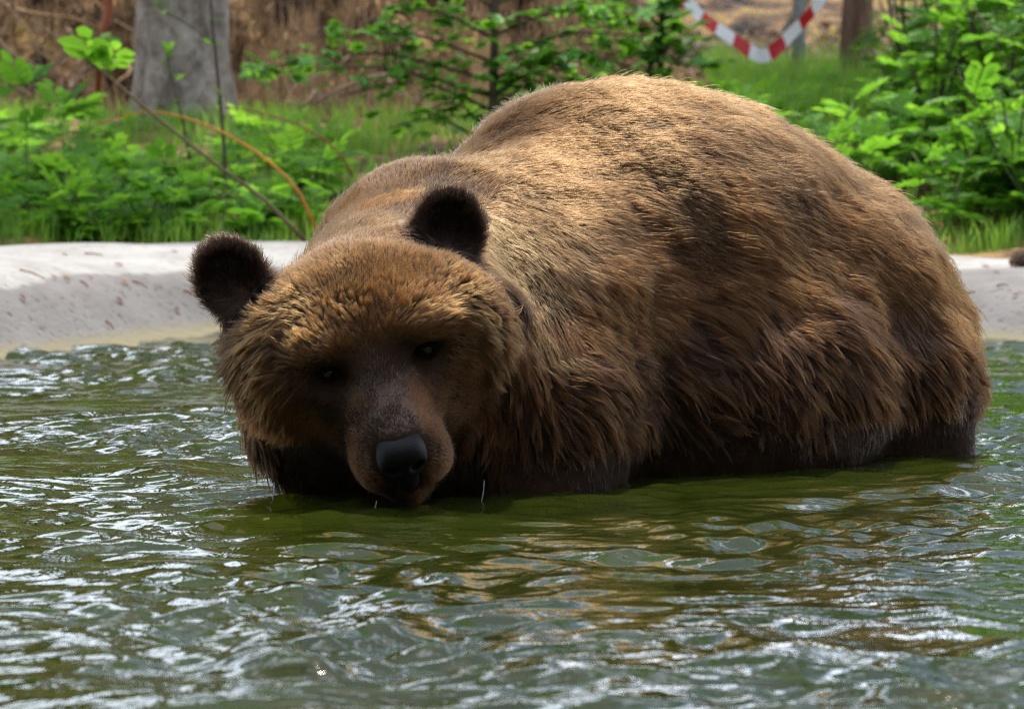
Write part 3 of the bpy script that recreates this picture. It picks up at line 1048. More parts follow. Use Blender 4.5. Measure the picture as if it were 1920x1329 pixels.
# variation
vn = [SinNoise(20, 0.03, 0.16, 40 + i) for i in range(3)]
wob = np.stack([f(root) for f in vn], 1)
var = SinNoise(20, 0.05, 0.25, 50)(root)
dirh = dirh / (np.linalg.norm(dirh, axis=1, keepdims=True) + 1e-9)
amt = 0.10 + 0.14 * sstep(0.4, 0.7, clump)
dirh = dirh + wob * (amt * (1 - 0.7 * earmask))[:, None] + rng.normal(size=(N_HAIR, 3)) * 0.10
dirh -= nrmh * (dirh * nrmh).sum(1, keepdims=True)
dirh /= np.linalg.norm(dirh, axis=1, keepdims=True) + 1e-9
ln = ln * np.clip(1 + 0.14 * var, 0.6, 1.5) * rng.uniform(0.65, 1.12, N_HAIR)
stray = rng.random(N_HAIR) < 0.05
ln = np.where(stray, ln * 1.3, ln)
lift = np.clip(lift + 0.30 * stray + 0.08 * SinNoise(20, 0.02, 0.1, 51)(root) + rng.normal(size=N_HAIR) * 0.07, 0.04, 0.95)
sel = np.where(keep)[0]
root, nrmh, dirh, ln, lift, clump, c0, c1, earmask, stray = [a_[sel] for a_ in (root, nrmh, dirh, ln, lift, clump, c0, c1, earmask, stray)]
N = len(root)
# wet fur gathers into long pointed locks with paler tips
cand = np.where((clump > 0.62) & (earmask < 0.1) & (ln > 0.025) & ~stray)[0]
lk = rng.choice(cand[lift[cand] < 0.6], 3600, replace=False)
kdl = KDTree(len(lk))
for k, i in enumerate(lk):
    kdl.insert(root[i], k)
kdl.balance()
lock = np.full(N, -1, np.int64)
lum = c1.sum(1)
lockr = 0.0036 + 0.0016 * sstep(0.10, 0.04, lum)
for i in cand.tolist():
    _, k, dd = kdl.find(root[i])
    if dd < lockr[i]:
        lock[i] = lk[k]
inl = lock >= 0
lsc = rng.uniform(1.0, 1.45, N)
ln = np.where(inl, ln[np.maximum(lock, 0)] * lsc[np.maximum(lock, 0)] * rng.uniform(0.85, 1.0, N), ln)
dirh = np.where(inl[:, None], dirh + 0.22 * rng.normal(size=(N, 3))[np.maximum(lock, 0)], dirh)
dirh -= nrmh * (dirh * nrmh).sum(1, keepdims=True)
dirh /= np.linalg.norm(dirh, axis=1, keepdims=True) + 1e-9
lift = np.where(inl, np.clip(lift[np.maximum(lock, 0)] + 0.12, 0, 0.7), lift)
c1 = np.where(inl[:, None], np.clip(c1 * (1.1 + 1.2 * sstep(0.10, 0.035, lum))[:, None], 0, 0.25), c1)
S_ = np.linspace(0, 1, NPT)
wetg = np.clip((clump - 0.6) / 0.3, 0, 1)                        # heavy wet hair droops
pts = np.empty((N, NPT, 3))
pts[:, 0] = root - nrmh * 0.002
stp = ln / (NPT - 1)
for k in range(1, NPT):
    s = (k - 0.5) / (NPT - 1)
    up = lift * (1.15 - 0.95 * s)
    v = dirh * np.sqrt(np.clip(1 - up ** 2, 0.05, 1))[:, None] + nrmh * up[:, None]
    v[:, 2] -= (0.10 + 0.34 * wetg) * s * (ln / 0.05)
    v /= np.linalg.norm(v, axis=1, keepdims=True)
    pts[:, k] = pts[:, k - 1] + v * stp[:, None]
# clumps
def clump_owner(div):
    n_ = N // div
    ci = rng.choice(np.where(~stray)[0], n_, replace=False)
    kd = KDTree(n_)
    for k, i in enumerate(ci):
        kd.insert(root[i], k)
    kd.balance()
    own = np.fromiter((kd.find(p)[1] for p in root.tolist()), dtype=np.int64, count=N)
    return ci[own], rng.normal(size=n_)[own], rng.normal(size=n_)[own]


cA, rA, tA = clump_owner(9)
cB, rB, tB = clump_owner(46)
big = rng.random(N) < sstep(0.45, 0.7, clump[cB])
ctr = np.where(inl, np.maximum(lock, 0), np.where(big, cB, cA))
crand = np.where(big, rB, rA)
ctone = np.where(big, tB, tA)
cs_ = np.clip(clump, 0, 0.97) * np.clip(0.8 + 0.25 * crand, 0.3, 1.0)
dist = np.linalg.norm(root - root[ctr], axis=1)
cs_ *= sstep(0.05, 0.02, dist)
cs_ = np.where(inl, 0.97, cs_)
tgt = pts[ctr] + 0.0
# follow the clump leader's shape, keeping own length share
wgt_ = (S_[None, :] ** 1.1) * cs_[:, None]
pts = pts + (tgt - pts) * wgt_[..., None]
# per-clump tone
tone = np.clip(1 + 0.16 * ctone + 0.14 * rng.normal(size=N), 0.5, 1.6)
tipmix = np.clip((S_[None, :] ** 1.25), 0, 1)[..., None]
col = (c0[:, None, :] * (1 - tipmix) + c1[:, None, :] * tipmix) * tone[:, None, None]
col = np.clip(col, 0.002, 0.9)
rad = (0.00036 * (1 - 0.75 * S_ ** 1.6))[None, :] * np.clip(0.75 + ln / 0.10, 0.7, 1.25)[:, None]

hc = bpy.data.hair_curves.new('fur')
hc.add_curves([NPT] * N)
hc.attributes['position'].data.foreach_set('vector', pts.astype(np.float32).ravel())
ra_ = hc.attributes.get('radius') or hc.attributes.new('radius', 'FLOAT', 'POINT')
ra_.data.foreach_set('value', rad.astype(np.float32).ravel())
ca_ = hc.attributes.new('fur_colour', 'FLOAT_COLOR', 'POINT')
ca_.data.foreach_set('color', np.concatenate([col, np.ones((N, NPT, 1))], 2).astype(np.float32).ravel())

m = bpy.data.materials.new('bear_fur')
m.use_nodes = True
nt_ = m.node_tree
nt_.nodes.clear()
o_ = nt_.nodes.new('ShaderNodeOutputMaterial')
at_ = nt_.nodes.new('ShaderNodeAttribute'); at_.attribute_name = 'fur_colour'
hb = nt_.nodes.new('ShaderNodeBsdfHairPrincipled')
hb.parametrization = 'COLOR'
hb.inputs['IOR'].default_value = 1.27
hb.inputs['Roughness'].default_value = 0.40
hb.inputs['Radial Roughness'].default_value = 0.5
hb.inputs['Random Roughness'].default_value = 0.1
nt_.links.new(at_.outputs['Color'], hb.inputs['Color'])
nt_.links.new(hb.outputs[0], o_.inputs['Surface'])
M['fur'] = m
fur = bear_part('fur', hc, M['fur'])
# ================================================================== background
def gz(x, y):
    return float(ground_z([x], [y])[0])


def at_ground(px, Y):
    x = (px - 960) * Y / FPX
    return np.array([x, Y, gz(x, Y)])


# ---- leaf meshes (each leaf one small mesh, shared)
def leaflet(V, T, base, d, side, L, W, up=Vector((0, 0, 1)), fold=0.18, nseg=3):
    """one pointed leaflet folded along its midrib"""
    d = d.normalized()
    side = side.normalized()
    o = len(V)
    V.append(tuple(base))
    prof = [(0.28, 0.82), (0.6, 1.0), (0.85, 0.5)]
    for t, w in prof:
        c = base + d * L * t - up * L * 0.12 * t * t
        V.append(tuple(c + side * W * w * 0.5 + up * W * fold * w))
        V.append(tuple(c))
        V.append(tuple(c - side * W * w * 0.5 + up * W * fold * w))
    V.append(tuple(base + d * L - up * L * 0.14))
    T += [(o, o + 1, o + 2), (o, o + 2, o + 3)]
    for k in range(2):
        a = o + 1 + 3 * k
        T += [(a, a + 3, a + 4), (a, a + 4, a + 1), (a + 1, a + 4, a + 5), (a + 1, a + 5, a + 2)]
    a = o + 7
    T += [(a, o + 10, a + 1), (a + 1, o + 10, a + 2)]


def compound_leaf(name, pairs, L, ll, lw, g, mat, droop=0.25):
    V, T = [], []
    def rach(t):
        return Vector((L * t, 0, -droop * L * t * t + 0.10 * L * t))
    for i in range(pairs):
        t = 0.28 + 0.66 * i / pairs
        sc = 0.75 + 0.4 * math.sin(math.pi * (0.2 + 0.7 * i / pairs))
        for s in (-1, 1):
            d = Vector((0.55, s * 1.0, g.uniform(-0.15, 0.1)))
            leaflet(V, T, rach(t), d, Vector((1.0, -s * 0.55, 0)) * s, ll * sc * g.uniform(0.9, 1.1), lw * sc)
    leaflet(V, T, rach(0.95), Vector((1, 0, -0.3)), Vector((0, 1, 0)), ll * 1.1, lw * 1.1)
    v, q, t = tube_np([rach(k / 5) for k in range(6)], [0.0022 * (1.2 - 0.15 * k) for k in range(6)], 3, False)
    o = len(V)
    V += v
    me = mesh_np(name, V, [tuple(i + o for i in f) for f in q], T, smooth=False)
    me.materials.append(mat)
    return me


def simple_leaf(name, L, W, mat, lobes=False):
    V, T = [], []
    up = Vector((0, 0, 1))
    if lobes:
        for an, s in ((0, 1.0), (45, 0.85), (-45, 0.85), (95, 0.6), (-95, 0.6)):
            d = Vector((math.cos(R(an)), math.sin(R(an)), 0))
            leaflet(V, T, Vector((L * 0.25, 0, 0)) - d * L * 0.08, d, Vector((-d.y, d.x, 0)), L * 0.75 * s, W * 0.62, up)
    else:
        leaflet(V, T, Vector((L * 0.12, 0, 0)), Vector((1, 0, 0)), Vector((0, 1, 0)), L * 0.88, W, up, 0.12)
    v, q, t = tube_np([Vector((0, 0, 0)), Vector((L * 0.25, 0, 0.002))], [0.0016, 0.0012], 3, False)
    o = len(V)
    V += v
    me = mesh_np(name, V, [tuple(i + o for i in f) for f in q], T, smooth=False)
    me.materials.append(mat)
    return me


g = random.Random(5)
LEAF = {
    'rowan': [compound_leaf('leaf', 6, 0.19, 0.075, 0.027, g, M['leaf_a'], 0.30), compound_leaf('leaf', 7, 0.21, 0.07, 0.026, g, M['leaf_a'], 0.42), compound_leaf('leaf', 6, 0.17, 0.07, 0.026, g, M['leaf_b'], 0.2)],
    'herb': [compound_leaf('leaf', 3, 0.15, 0.080, 0.042, g, M['leaf_b'], 0.3), compound_leaf('leaf', 4, 0.16, 0.07, 0.036, g, M['leaf_b'], 0.45), compound_leaf('leaf', 2, 0.12, 0.085, 0.05, g, M['leaf_a'], 0.3)],
    'maple': [simple_leaf('leaf', 0.085, 0.05, M['leaf_c'], True), simple_leaf('leaf', 0.075, 0.045, M['leaf_a'], True), simple_leaf('leaf', 0.07, 0.04, M['leaf_b'], True)],
    'oval': [simple_leaf('leaf', 0.06, 0.032, M['leaf_b']), simple_leaf('leaf', 0.05, 0.028, M['leaf_a'])],
}


def place_leaf(parent, kind, pos, yaw, pitch, roll, sc):
    me = g.choice(LEAF[kind])
    o = bpy.data.objects.new('leaf', me)
    C.objects.link(o)
    o.parent = parent
    o.location = pos
    o.rotation_euler = Euler((roll, -pitch, yaw), 'XYZ')
    o.scale = (sc, sc, sc)
    return o


def plant(name, loc, h, nst, kind, nleaf, spread, label, cat, group, sc=1.0, stem_mat='stem', sr=0.004, pitch=0.35, lean=(0, 0)):
    root = empty(name, loc, g.uniform(0, 6.28))
    tag(root, label, cat, group)
    parts = []
    for s in range(nst):
        an = 6.283 * s / nst + g.uniform(-0.5, 0.5)
        hh = h * g.uniform(0.7, 1.05)
        ex = spread * g.uniform(0.4, 1.0) * (0 if nst == 1 else 1)
        pth = bez([(0, 0, -0.04), (math.cos(an) * ex * 0.25, math.sin(an) * ex * 0.25, hh * 0.4),
                   (math.cos(an) * ex + lean[0], math.sin(an) * ex + lean[1], hh)], 7)
        parts.append(tube_np(pth, [sr * (1 - 0.1 * k) for k in range(7)], 5))
        m_ = max(2, nleaf // nst)
        for k in range(m_):
            t = 0.25 + 0.75 * (k + 0.6) / m_
            p = pth[min(6, int(t * 6))]
            yaw = an + k * 2.4 + g.uniform(-0.4, 0.4)
            place_leaf(root, kind, tuple(p), yaw, g.uniform(-0.1, pitch + 0.35) + (0.4 if t > 0.9 else 0), g.uniform(-0.35, 0.35), sc * g.uniform(0.75, 1.15))
    V, Q, T = join_np(parts)
    link('stem', mesh_np('stem', V, Q, T), root, M[stem_mat])
    return root


# ---- the grey tree
def big_tree(name, px, Y, wpx, label, mat, height, bend, crown_kind, flare=1.5, crown=True):
    base = at_ground(px, Y)
    r = wpx * Y / FPX / 2
    root = empty(name, tuple(base))
    tag(root, label, 'tree')
    n = 26
    sides = 40
    nz = SinNoise(24, 0.05, 0.5, hash(px) % 1000)
    V, Q = [], []
    for i in range(n):
        t = i / (n - 1)
        z = -0.25 + (height + 0.25) * t ** 1.5
        rr = r * (1 - 0.35 * t) * (1 + (flare - 1) * math.exp(-max(z, 0) / 0.22))
        for k in range(sides):
            an = 2 * math.pi * k / sides
            lob = 1 + 0.10 * math.exp(-max(z, 0) / 0.3) * math.sin(5 * an + 0.7)
            q = np.array([[math.cos(an) * rr, math.sin(an) * rr, z * 0.35]])
            d = rr * lob + 0.012 * float(nz(q)[0])
            V.append((math.cos(an) * d + bend * t * t, math.sin(an) * d, z))
    for i in range(n - 1):
        for k in range(sides):
            k2 = (k + 1) % sides
            Q.append((i * sides + k, i * sides + k2, (i + 1) * sides + k2, (i + 1) * sides + k))
    link('trunk', mesh_np('trunk', V, Q), root, mat)
    if crown:
        parts = []
        Vc, Tc = [], []
        for b_ in range(9):
            an = R(90) + g.uniform(-0.9, 0.9)
            z0 = height * (0.62 + 0.04 * b_)
            l_ = g.uniform(2.4, 4.0)
            pth = bez([(bend * 0.5, 0, z0), (math.cos(an) * l_ * .5, math.sin(an) * l_ * .5, z0 + 0.35), (math.cos(an) * l_, math.sin(an) * l_, z0 + 0.5)], 6)
            parts.append(tube_np(pth, [0.05 - 0.008 * k for k in range(6)], 6))
            for _ in range(260):
                t = g.uniform(0.3, 1.05)
                p = pth[min(5, int(t * 5))] + np.array([g.gauss(0, .28), g.gauss(0, .28), g.gauss(0, .2)])
                d = Vector((g.gauss(0, 1), g.gauss(0, 1), g.gauss(-.3, .5)))
                leaflet(Vc, Tc, Vector(p), d, d.cross(Vector((0, 0, 1))), 0.12, 0.07)
        Vv, Qv, Tv = join_np(parts)
        link('limbs', mesh_np('limbs', Vv, Qv, Tv), root, mat)
        cr = link('crown', mesh_np('crown', Vc, None, Tc, smooth=False), root, M['leaf_a'])
        cr['kind'] = 'stuff'
    return root


big_tree('grey_tree', 346, 16.0, 182, 'thick smooth grey tree trunk standing beside the earth bank', M['greybark'], 8.5, 0.1, 'oval', 1.10)
big_tree('brown_tree', 1607, 18.3, 66, 'slim tree trunk with furrowed red-brown bark by the wire fence', M['redbark'], 7.5, -0.1, 'oval', 1.25)


# ---- edge of the forest far behind the bank (its dark crowns show in the water)
def forest_tree(x, y, h, kind, label, group, cr_r=1.0, n=950, ls=1.0):
    root = empty('forest_tree', (x, y, gz(x, y)))
    tag(root, label, 'tree', group)
    link('trunk', tube_mesh('trunk', [(0, 0, -.3), (.03, 0, h * .3), (0, .04, h * .65), (.02, 0, h * .97)], [.17 * cr_r, .13 * cr_r, .08 * cr_r, .015], 9), root, M['redbark'])
    Vc, Tc = [], []
    for _ in range(n):
        t = g.random() ** 0.8
        z = h * (0.06 + 0.94 * t)
        if kind == 0:
            r = 1.5 * (1 - t) ** 0.8 + 0.1
        else:
            r = 1.7 * math.sin(math.pi * (0.12 + 0.83 * t)) ** 0.7
        r *= cr_r
        an = g.uniform(0, 6.283)
        rr = r * math.sqrt(g.uniform(0.15, 1.0)) * (1 + 0.2 * math.sin(3 * an + 7 * t))
        p = Vector((math.cos(an) * rr, math.sin(an) * rr, z + g.gauss(0, .1)))
        d = Vector((math.cos(an) + g.gauss(0, .5), math.sin(an) + g.gauss(0, .5), g.gauss(-.3, .4)))
        leaflet(Vc, Tc, p, d, d.cross(Vector((0, 0, 1))), g.uniform(.3, .5) * ls, g.uniform(.16, .28) * ls)
    cr = link('crown', mesh_np('crown', Vc, None, Tc, smooth=False), root, M['needles'] if kind == 0 else M['leaf_dark'])
    cr['kind'] = 'stuff'


M['needles'] = leaf_mat('spruce_needles', (0.012, 0.035, 0.010), (0.03, 0.075, 0.018), 0.15)
M['leaf_dark'] = leaf_mat('forest_leaves', (0.02, 0.06, 0.008), (0.05, 0.13, 0.015), 0.25)
FL = ('dark spruce standing in the forest edge beyond the bank', 'leafy tree standing in the forest edge beyond the bank')
FG = ('spruces of the forest edge', 'leafy trees of the forest edge')
for k in range(22):
    kd_ = 0 if g.random() < .55 else 1
    forest_tree(-14 + 28 * k / 21 + g.uniform(-.4, .4), g.uniform(27, 34), g.uniform(2.2, 4.8), kd_, FL[kd_], FG[kd_])
# unseen trees added round the other sides, to block sky fill
NL_ = ('unseen tall spruce added on the near side of the pool to block sky light', 'unseen tall leafy tree added on the near side of the pool to block sky light')
NG_ = ('unseen spruces added round the near side of the pool', 'unseen leafy trees added round the near side of the pool')
for k in range(24):
    an = R(172) + R(196) * k / 23 + g.uniform(-.05, .05)
    rr = g.uniform(11.5, 15.5)
    kd_ = 0 if g.random() < .5 else 1
    forest_tree(math.cos(an) * rr, 4.0 + math.sin(an) * rr, g.uniform(8.5, 12.5), kd_, NL_[kd_], NG_[kd_], 1.7, 1000, 2.0)


# ---- exposed roots of the bank
rootmats = [M['root'], M['twig'], M['root'], M['dead']]
def tangle(px, py, Y, n, spread, ln_, down):
    c = P(px, py, Y)
    for _ in range(n):
        an = g.uniform(-2.9, -0.2) if down else g.uniform(0, 6.28)
        l_ = ln_ * g.uniform(0.5, 1.2)
        s = Vector(c) + Vector((g.gauss(0, spread), g.uniform(-0.1, 0.25), g.gauss(0, spread * 0.6)))
        e = s + Vector((math.cos(an) * l_, g.uniform(-0.3, 0.05), math.sin(an) * l_))
        mid = (s + e) / 2 + Vector((g.gauss(0, .08), g.gauss(-0.04, .08), g.gauss(0, .08)))
        q1 = s.lerp(mid, .5) + Vector((g.gauss(0, .03), 0, g.gauss(0, .03)))
        pth = bez([s, q1, mid, e], 9)
        r0 = g.uniform(0.003, 0.012)
        o = link('exposed_root', tube_mesh('exposed_root', pth, [r0 * (1 - 0.085 * k) for k in range(9)], 6), None, g.choice(rootmats))
        tag(o, 'bare twisted root hanging out of the brown earth bank', 'root', 'roots exposed in the earth bank')


tangle(690, 190, 16.6, 26, 0.22, 0.45, True)
tangle(600, 230, 16.5, 14, 0.16, 0.35, True)
tangle(560, 130, 16.9, 10, 0.2, 0.4, True)
tangle(80, 190, 16.7, 18, 0.22, 0.4, True)
tangle(190, 110, 16.8, 12, 0.14, 0.45, True)
tangle(30, 90, 17.0, 8, 0.2, 0.4, True)
o = link('leaning_stick', tube_mesh('leaning_stick', bez([P(205, -60, 16.3), P(203, 20, 16.3), P(192, 75, 16.3), P(180, 200, 16.5)], 9), [.02, .02, .019, .018, .017, .016, .014, .012, .01], 7), None, M['rust'])
tag(o, 'reddish stick leaning on the bank beside the grey tree trunk', 'stick')

# dry needles and root fibres hanging on the bank, leaf litter on the slope: nobody could count them
def litter(name, n, box, mat, lab, cat, ln_=(0.05, 0.16), w=0.004, hang=False, dens=None):
    V = np.empty((n, 4, 3))
    x = rng.uniform(box[0], box[1], n); y = rng.uniform(box[2], box[3], n)
    if dens is not None:
        k = rng.random(n) < dens(x, y)
        x, y = x[k], y[k]
    n = len(x)
    V = np.empty((n, 4, 3))
    z = ground_z(x, y) + rng.uniform(0, 0.02, n)
    a_ = rng.uniform(0, 6.28, n)
    l_ = rng.uniform(*ln_, n)
    ww = w * rng.uniform(0.5, 1.5, n)
    dx, dy = np.cos(a_) * l_ / 2, np.sin(a_) * l_ / 2
    dz = rng.normal(size=n) * l_ * 0.25
    if hang:
        dx *= 0.35; dy = -np.abs(dy) * 0.5 - 0.01; dz = -l_ * 0.5
        z = z + 0.02
    px_, py_ = -np.sin(a_) * ww, np.cos(a_) * ww
    base = np.stack([x, y, z], 1); D = np.stack([dx, dy, dz], 1); W_ = np.stack([px_, py_, ww * rng.normal(size=n) * .7], 1)
    V[:, 0] = base - D; V[:, 1] = base + W_; V[:, 2] = base + D; V[:, 3] = base - W_
    Q = np.arange(n * 4).reshape(n, 4)
    o = link(name, mesh_np(name, V.reshape(-1, 3), Q, smooth=False), None, mat)
    tag(o, lab, cat, kind='stuff')
    return o


litter('dry_litter', 36000, (-5.4, 5.4, 15.8, 22), M['dead'], 'dry brown needles and leaf litter on the forest bank', 'litter', (0.04, 0.13), 0.009)
litter('root_fibres', 25000, (-5.4, 0.6, 16.4, 19.0), M['dead'], 'fine dead root fibres hanging from the earth bank', 'root fibres', (0.08, 0.35), 0.004, True)


def grass(name, n, box, h, lab, dens=None):
    x = rng.uniform(box[0], box[1], n); y = rng.uniform(box[2], box[3], n)
    if dens is not None:
        k = rng.random(n) < dens(x, y)
        x, y = x[k], y[k]
    n = len(x)
    z = ground_z(x, y) - 0.01
    hh = h * rng.uniform(0.4, 1.2, n); an = rng.uniform(0, 6.28, n); be = rng.uniform(0.1, 0.6, n) * hh
    w = 0.0035 * rng.uniform(0.7, 1.4, n)
    bx_, by_ = np.cos(an), np.sin(an)
    V = np.empty((n, 5, 3))
    for k, (t, ww) in enumerate(((0, 1), (0.55, .8))):
        cx = x + bx_ * be * t * t; cy = y + by_ * be * t * t; cz = z + hh * t
        V[:, 2 * k] = np.stack([cx - by_ * w * ww, cy + bx_ * w * ww, cz], 1)
        V[:, 2 * k + 1] = np.stack([cx + by_ * w * ww, cy - bx_ * w * ww, cz], 1)
    V[:, 4] = np.stack([x + bx_ * be, y + by_ * be, z + hh], 1)
    a_ = np.arange(n)[:, None] * 5
    Q = a_ + np.array([[0, 1, 3, 2]]); T = a_ + np.array([[2, 3, 4]])
    o = link(name, mesh_np(name, V.reshape(-1, 3), Q, T, smooth=False), None, M['grass'])
    tag(o, lab, 'grass', kind='stuff')


gdn = SinNoise(20, 0.25, 1.2, 71, 2)
grass('grass', 84000, (-5.6, 5.6, 12.4, 16.7), 0.11, 'thin green grass growing on the bank behind the rim', lambda x, y: np.clip(0.45 + 0.45 * gdn(np.stack([x, y], 1)), 0.03, 1))
grass('tall_grass', 9000, (0.9, 3.2, 15.5, 19.5), 0.20, 'taller pale grass growing around the fence post')

# ---- herbs behind the rim
HL_ = 'low bright green herb with toothed leaflets growing behind the concrete rim'
HG = 'low herbs along the concrete rim'
for k in range(76):
    px = g.uniform(-40, 640) if k < 58 else g.uniform(-900, -40)
    Y = 12.75 + 2.5 * g.random() ** 1.5
    h = max(0.06, (0.23 - 0.09 * (Y - 12.65)) * g.uniform(0.5, 1.0))
    plant('leafy_herb', tuple(at_ground(px, Y)), h, g.choice((3, 4, 5)), 'herb', g.choice((12, 15, 18)), 0.15, HL_, 'herb', HG, 0.62)
HL2 = 'low leafy herb with feathery fronds growing on the slope near the wire fence'
HG2 = 'feathery herbs on the slope by the fence'
for k in range(120):
    px = g.uniform(1100, 1960) if k < 70 else g.uniform(1180, 1720) if k < 94 else g.uniform(1770, 1960) if k < 104 else g.uniform(1960, 2700)
    Y = g.uniform(13.2, 17.4) if k < 94 else g.uniform(12.6, 13.5)
    top = 0.53 + (0.14 if px < 1560 else 0.25) * 1.0
    h = max(0.08, min(0.34, (top - gz((px - 960) * Y / FPX, Y))) * g.uniform(0.6, 1.0))
    plant('feathery_herb', tuple(at_ground(px, Y)), h, g.choice((3, 4)), 'rowan' if g.random() < .6 else 'herb', g.choice((12, 16)), 0.16, HL2, 'herb', HG2, 0.7)
# ---- shrubs on the right
SL = 'dense rowan-like shrub with feathery leaves growing behind the concrete rim'
SLX = {(1700, 15.5): 'feathery shrub growing right beside the red-brown tree trunk', (1690, 16.8): 'smaller feathery shrub at the foot of the red-brown tree trunk', (1900, 13.0): 'low feathery shrub growing just above the pine cone on the rim', (1750, 14.2): 'short feathery shrub at the front of the shrub clump behind the rim'}
for px, Y, h, n in ((1700, 15.5, 1.0, 46), (1800, 15.0, 1.15, 56), (1880, 14.2, 0.95, 50), (1950, 14.8, 1.25, 56), (1750, 14.2, 0.62, 40), (1840, 16.3, 1.4, 56), (1930, 16.4, 1.5, 60), (1900, 13.0, 0.5, 36), (1690, 16.8, 0.9, 40), (1985, 13.4, 0.8, 40)):
    plant('rowan_shrub', tuple(at_ground(px, Y)), h, 7, 'rowan', int(n * 1.5), 0.32, SLX.get((px, Y), SL), 'shrub', 'feathery shrubs behind the rim', 0.78, 'twig', 0.007)

# ---- the sapling with tiers of lobed leaves in front of the root bank
def sapling(px, Y, top_px, tiers, label):
    base = at_ground(px, Y)
    root = empty('maple_sapling', tuple(base))
    tag(root, label, 'sapling')
    H = 2.2
    st = bez([(0, 0, -0.05), (0.015, 0, H * .3), (-0.01, 0.01, H * .6), (0.03, 0, H)], 12)
    link('stem', tube_mesh('stem', st, [0.017 - 0.0009 * k for k in range(12)], 7), root, M['twig'])
    for (ty, x0, x1, cnt, kind, scl) in tiers:
        zt = CAM_H + (270 - ty) * Y / FPX - base[2]
        for s, xe in ((-1, x0), (1, x1)):
            if xe is None: continue
            le = (xe - px) * Y / FPX
            dy = g.uniform(-0.25, 0.12)
            pth = bez([(0, 0, zt - 0.08), (le * .5, dy * .5, zt + 0.02), (le, dy, zt - 0.01 + g.uniform(-.03, .03))], 8)
            b_ = link('branch', tube_mesh('branch', pth, [0.007 - 0.0006 * k for k in range(8)], 5), root, M['twig'])
            for k in range(cnt):
                t = g.uniform(0.12, 1.0)
                p = pth[min(7, int(t * 7.99))] + np.array([g.gauss(0, .03), g.gauss(0, .06), g.gauss(0, .022)])
                place_leaf(b_, kind, tuple(p), g.uniform(0, 6.28), g.uniform(-0.5, 0.5), g.uniform(-0.6, 0.6), scl * g.uniform(0.8, 1.2))
    return root


sapling(921, 14.6, 0, [(30, 690, 1180, 30, 'maple', 1.05), (75, 620, 1210, 34, 'maple', 1.0), (110, 480, 1180, 44, 'maple', 1.1), (140, 540, 1120, 36, 'maple', 1.0), (165, 640, 1080, 26, 'maple', 1.0), (205, 790, 1000, 16, 'maple', 1.0), (235, 730, 930, 12, 'maple', 1.0), (-30, 700, 1250, 30, 'maple', 1.1)],
        'broad sapling with tiers of lobed leaves in front of the root bank')
sapling(1235, 17.2, 0, [(45, 1110, 1275, 24, 'maple', 1.2), (85, 1130, 1290, 24, 'maple', 1.2), (10, 1080, 1265, 26, 'maple', 1.2), (115, 1170, 1330, 18, 'maple', 1.1)],
        'loose sapling with lobed leaves beside the striped barrier tape')


# ---- thin bare saplings in front of the grey tree
def thin_stem(name, pts, r0, label, mat, leaves, cat='sapling', kind='oval', sc=1.0):
    b = pts[0]
    root = empty(name, tuple(b))
    tag(root, label, cat)
    pth = bez([np.array(p) - b for p in pts], 14)
    link('stem', tube_mesh('stem', pth, [r0 * (1 - 0.045 * k) for k in range(14)], 6), root, mat)
    for (t, n) in leaves:
        for k in range(n):
            p = pth[min(13, int(t * 13))] + np.array([g.gauss(0, .012), g.gauss(0, .012), g.gauss(0, .016)])
            place_leaf(root, kind, tuple(p), g.uniform(0, 6.28), g.uniform(0.0, 1.1), g.uniform(-.4, .4), sc * g.uniform(.8, 1.2))
    return root


thin_stem('thin_sapling', [P(418, 385, 13.4), P(421, 290, 13.4), P(405, 110, 13.4), P(396, 20, 13.4), P(398, -90, 13.4)], 0.0085, 'tall thin dark sapling with few leaves in front of the grey trunk', M['twig'], [(0.75, 2), (0.6, 2), (0.4, 2), (0.9, 4)], kind='oval', sc=.7)
thin_stem('short_sapling', [P(356, 300, 13.7), P(340, 215, 13.7), P(322, 150, 13.7), P(313, 100, 13.7)], 0.006, 'short thin sapling with tufts of new leaves before the grey trunk', M['twig'], [(1.0, 6), (0.9, 4), (0.7, 3), (0.5, 2)], kind='oval', sc=.75)
thin_stem('hanging_twig', [P(398, 80, 13.42), P(350, 45, 13.5), P(310, 22, 13.5), P(290, 0, 13.5)], 0.0035, 'thin side twig with a tuft of young leaves crossing the grey trunk', M['twig'], [(0.9, 5), (0.75, 3)], 'twig', sc=.8)
thin_stem('forked_twig', [P(392, 335, 13.2), P(404, 365, 13.2), P(416, 384, 13.2), P(424, 340, 13.25)], 0.006, 'pale forked dead twig among the herbs', M['root'], [], 'twig')
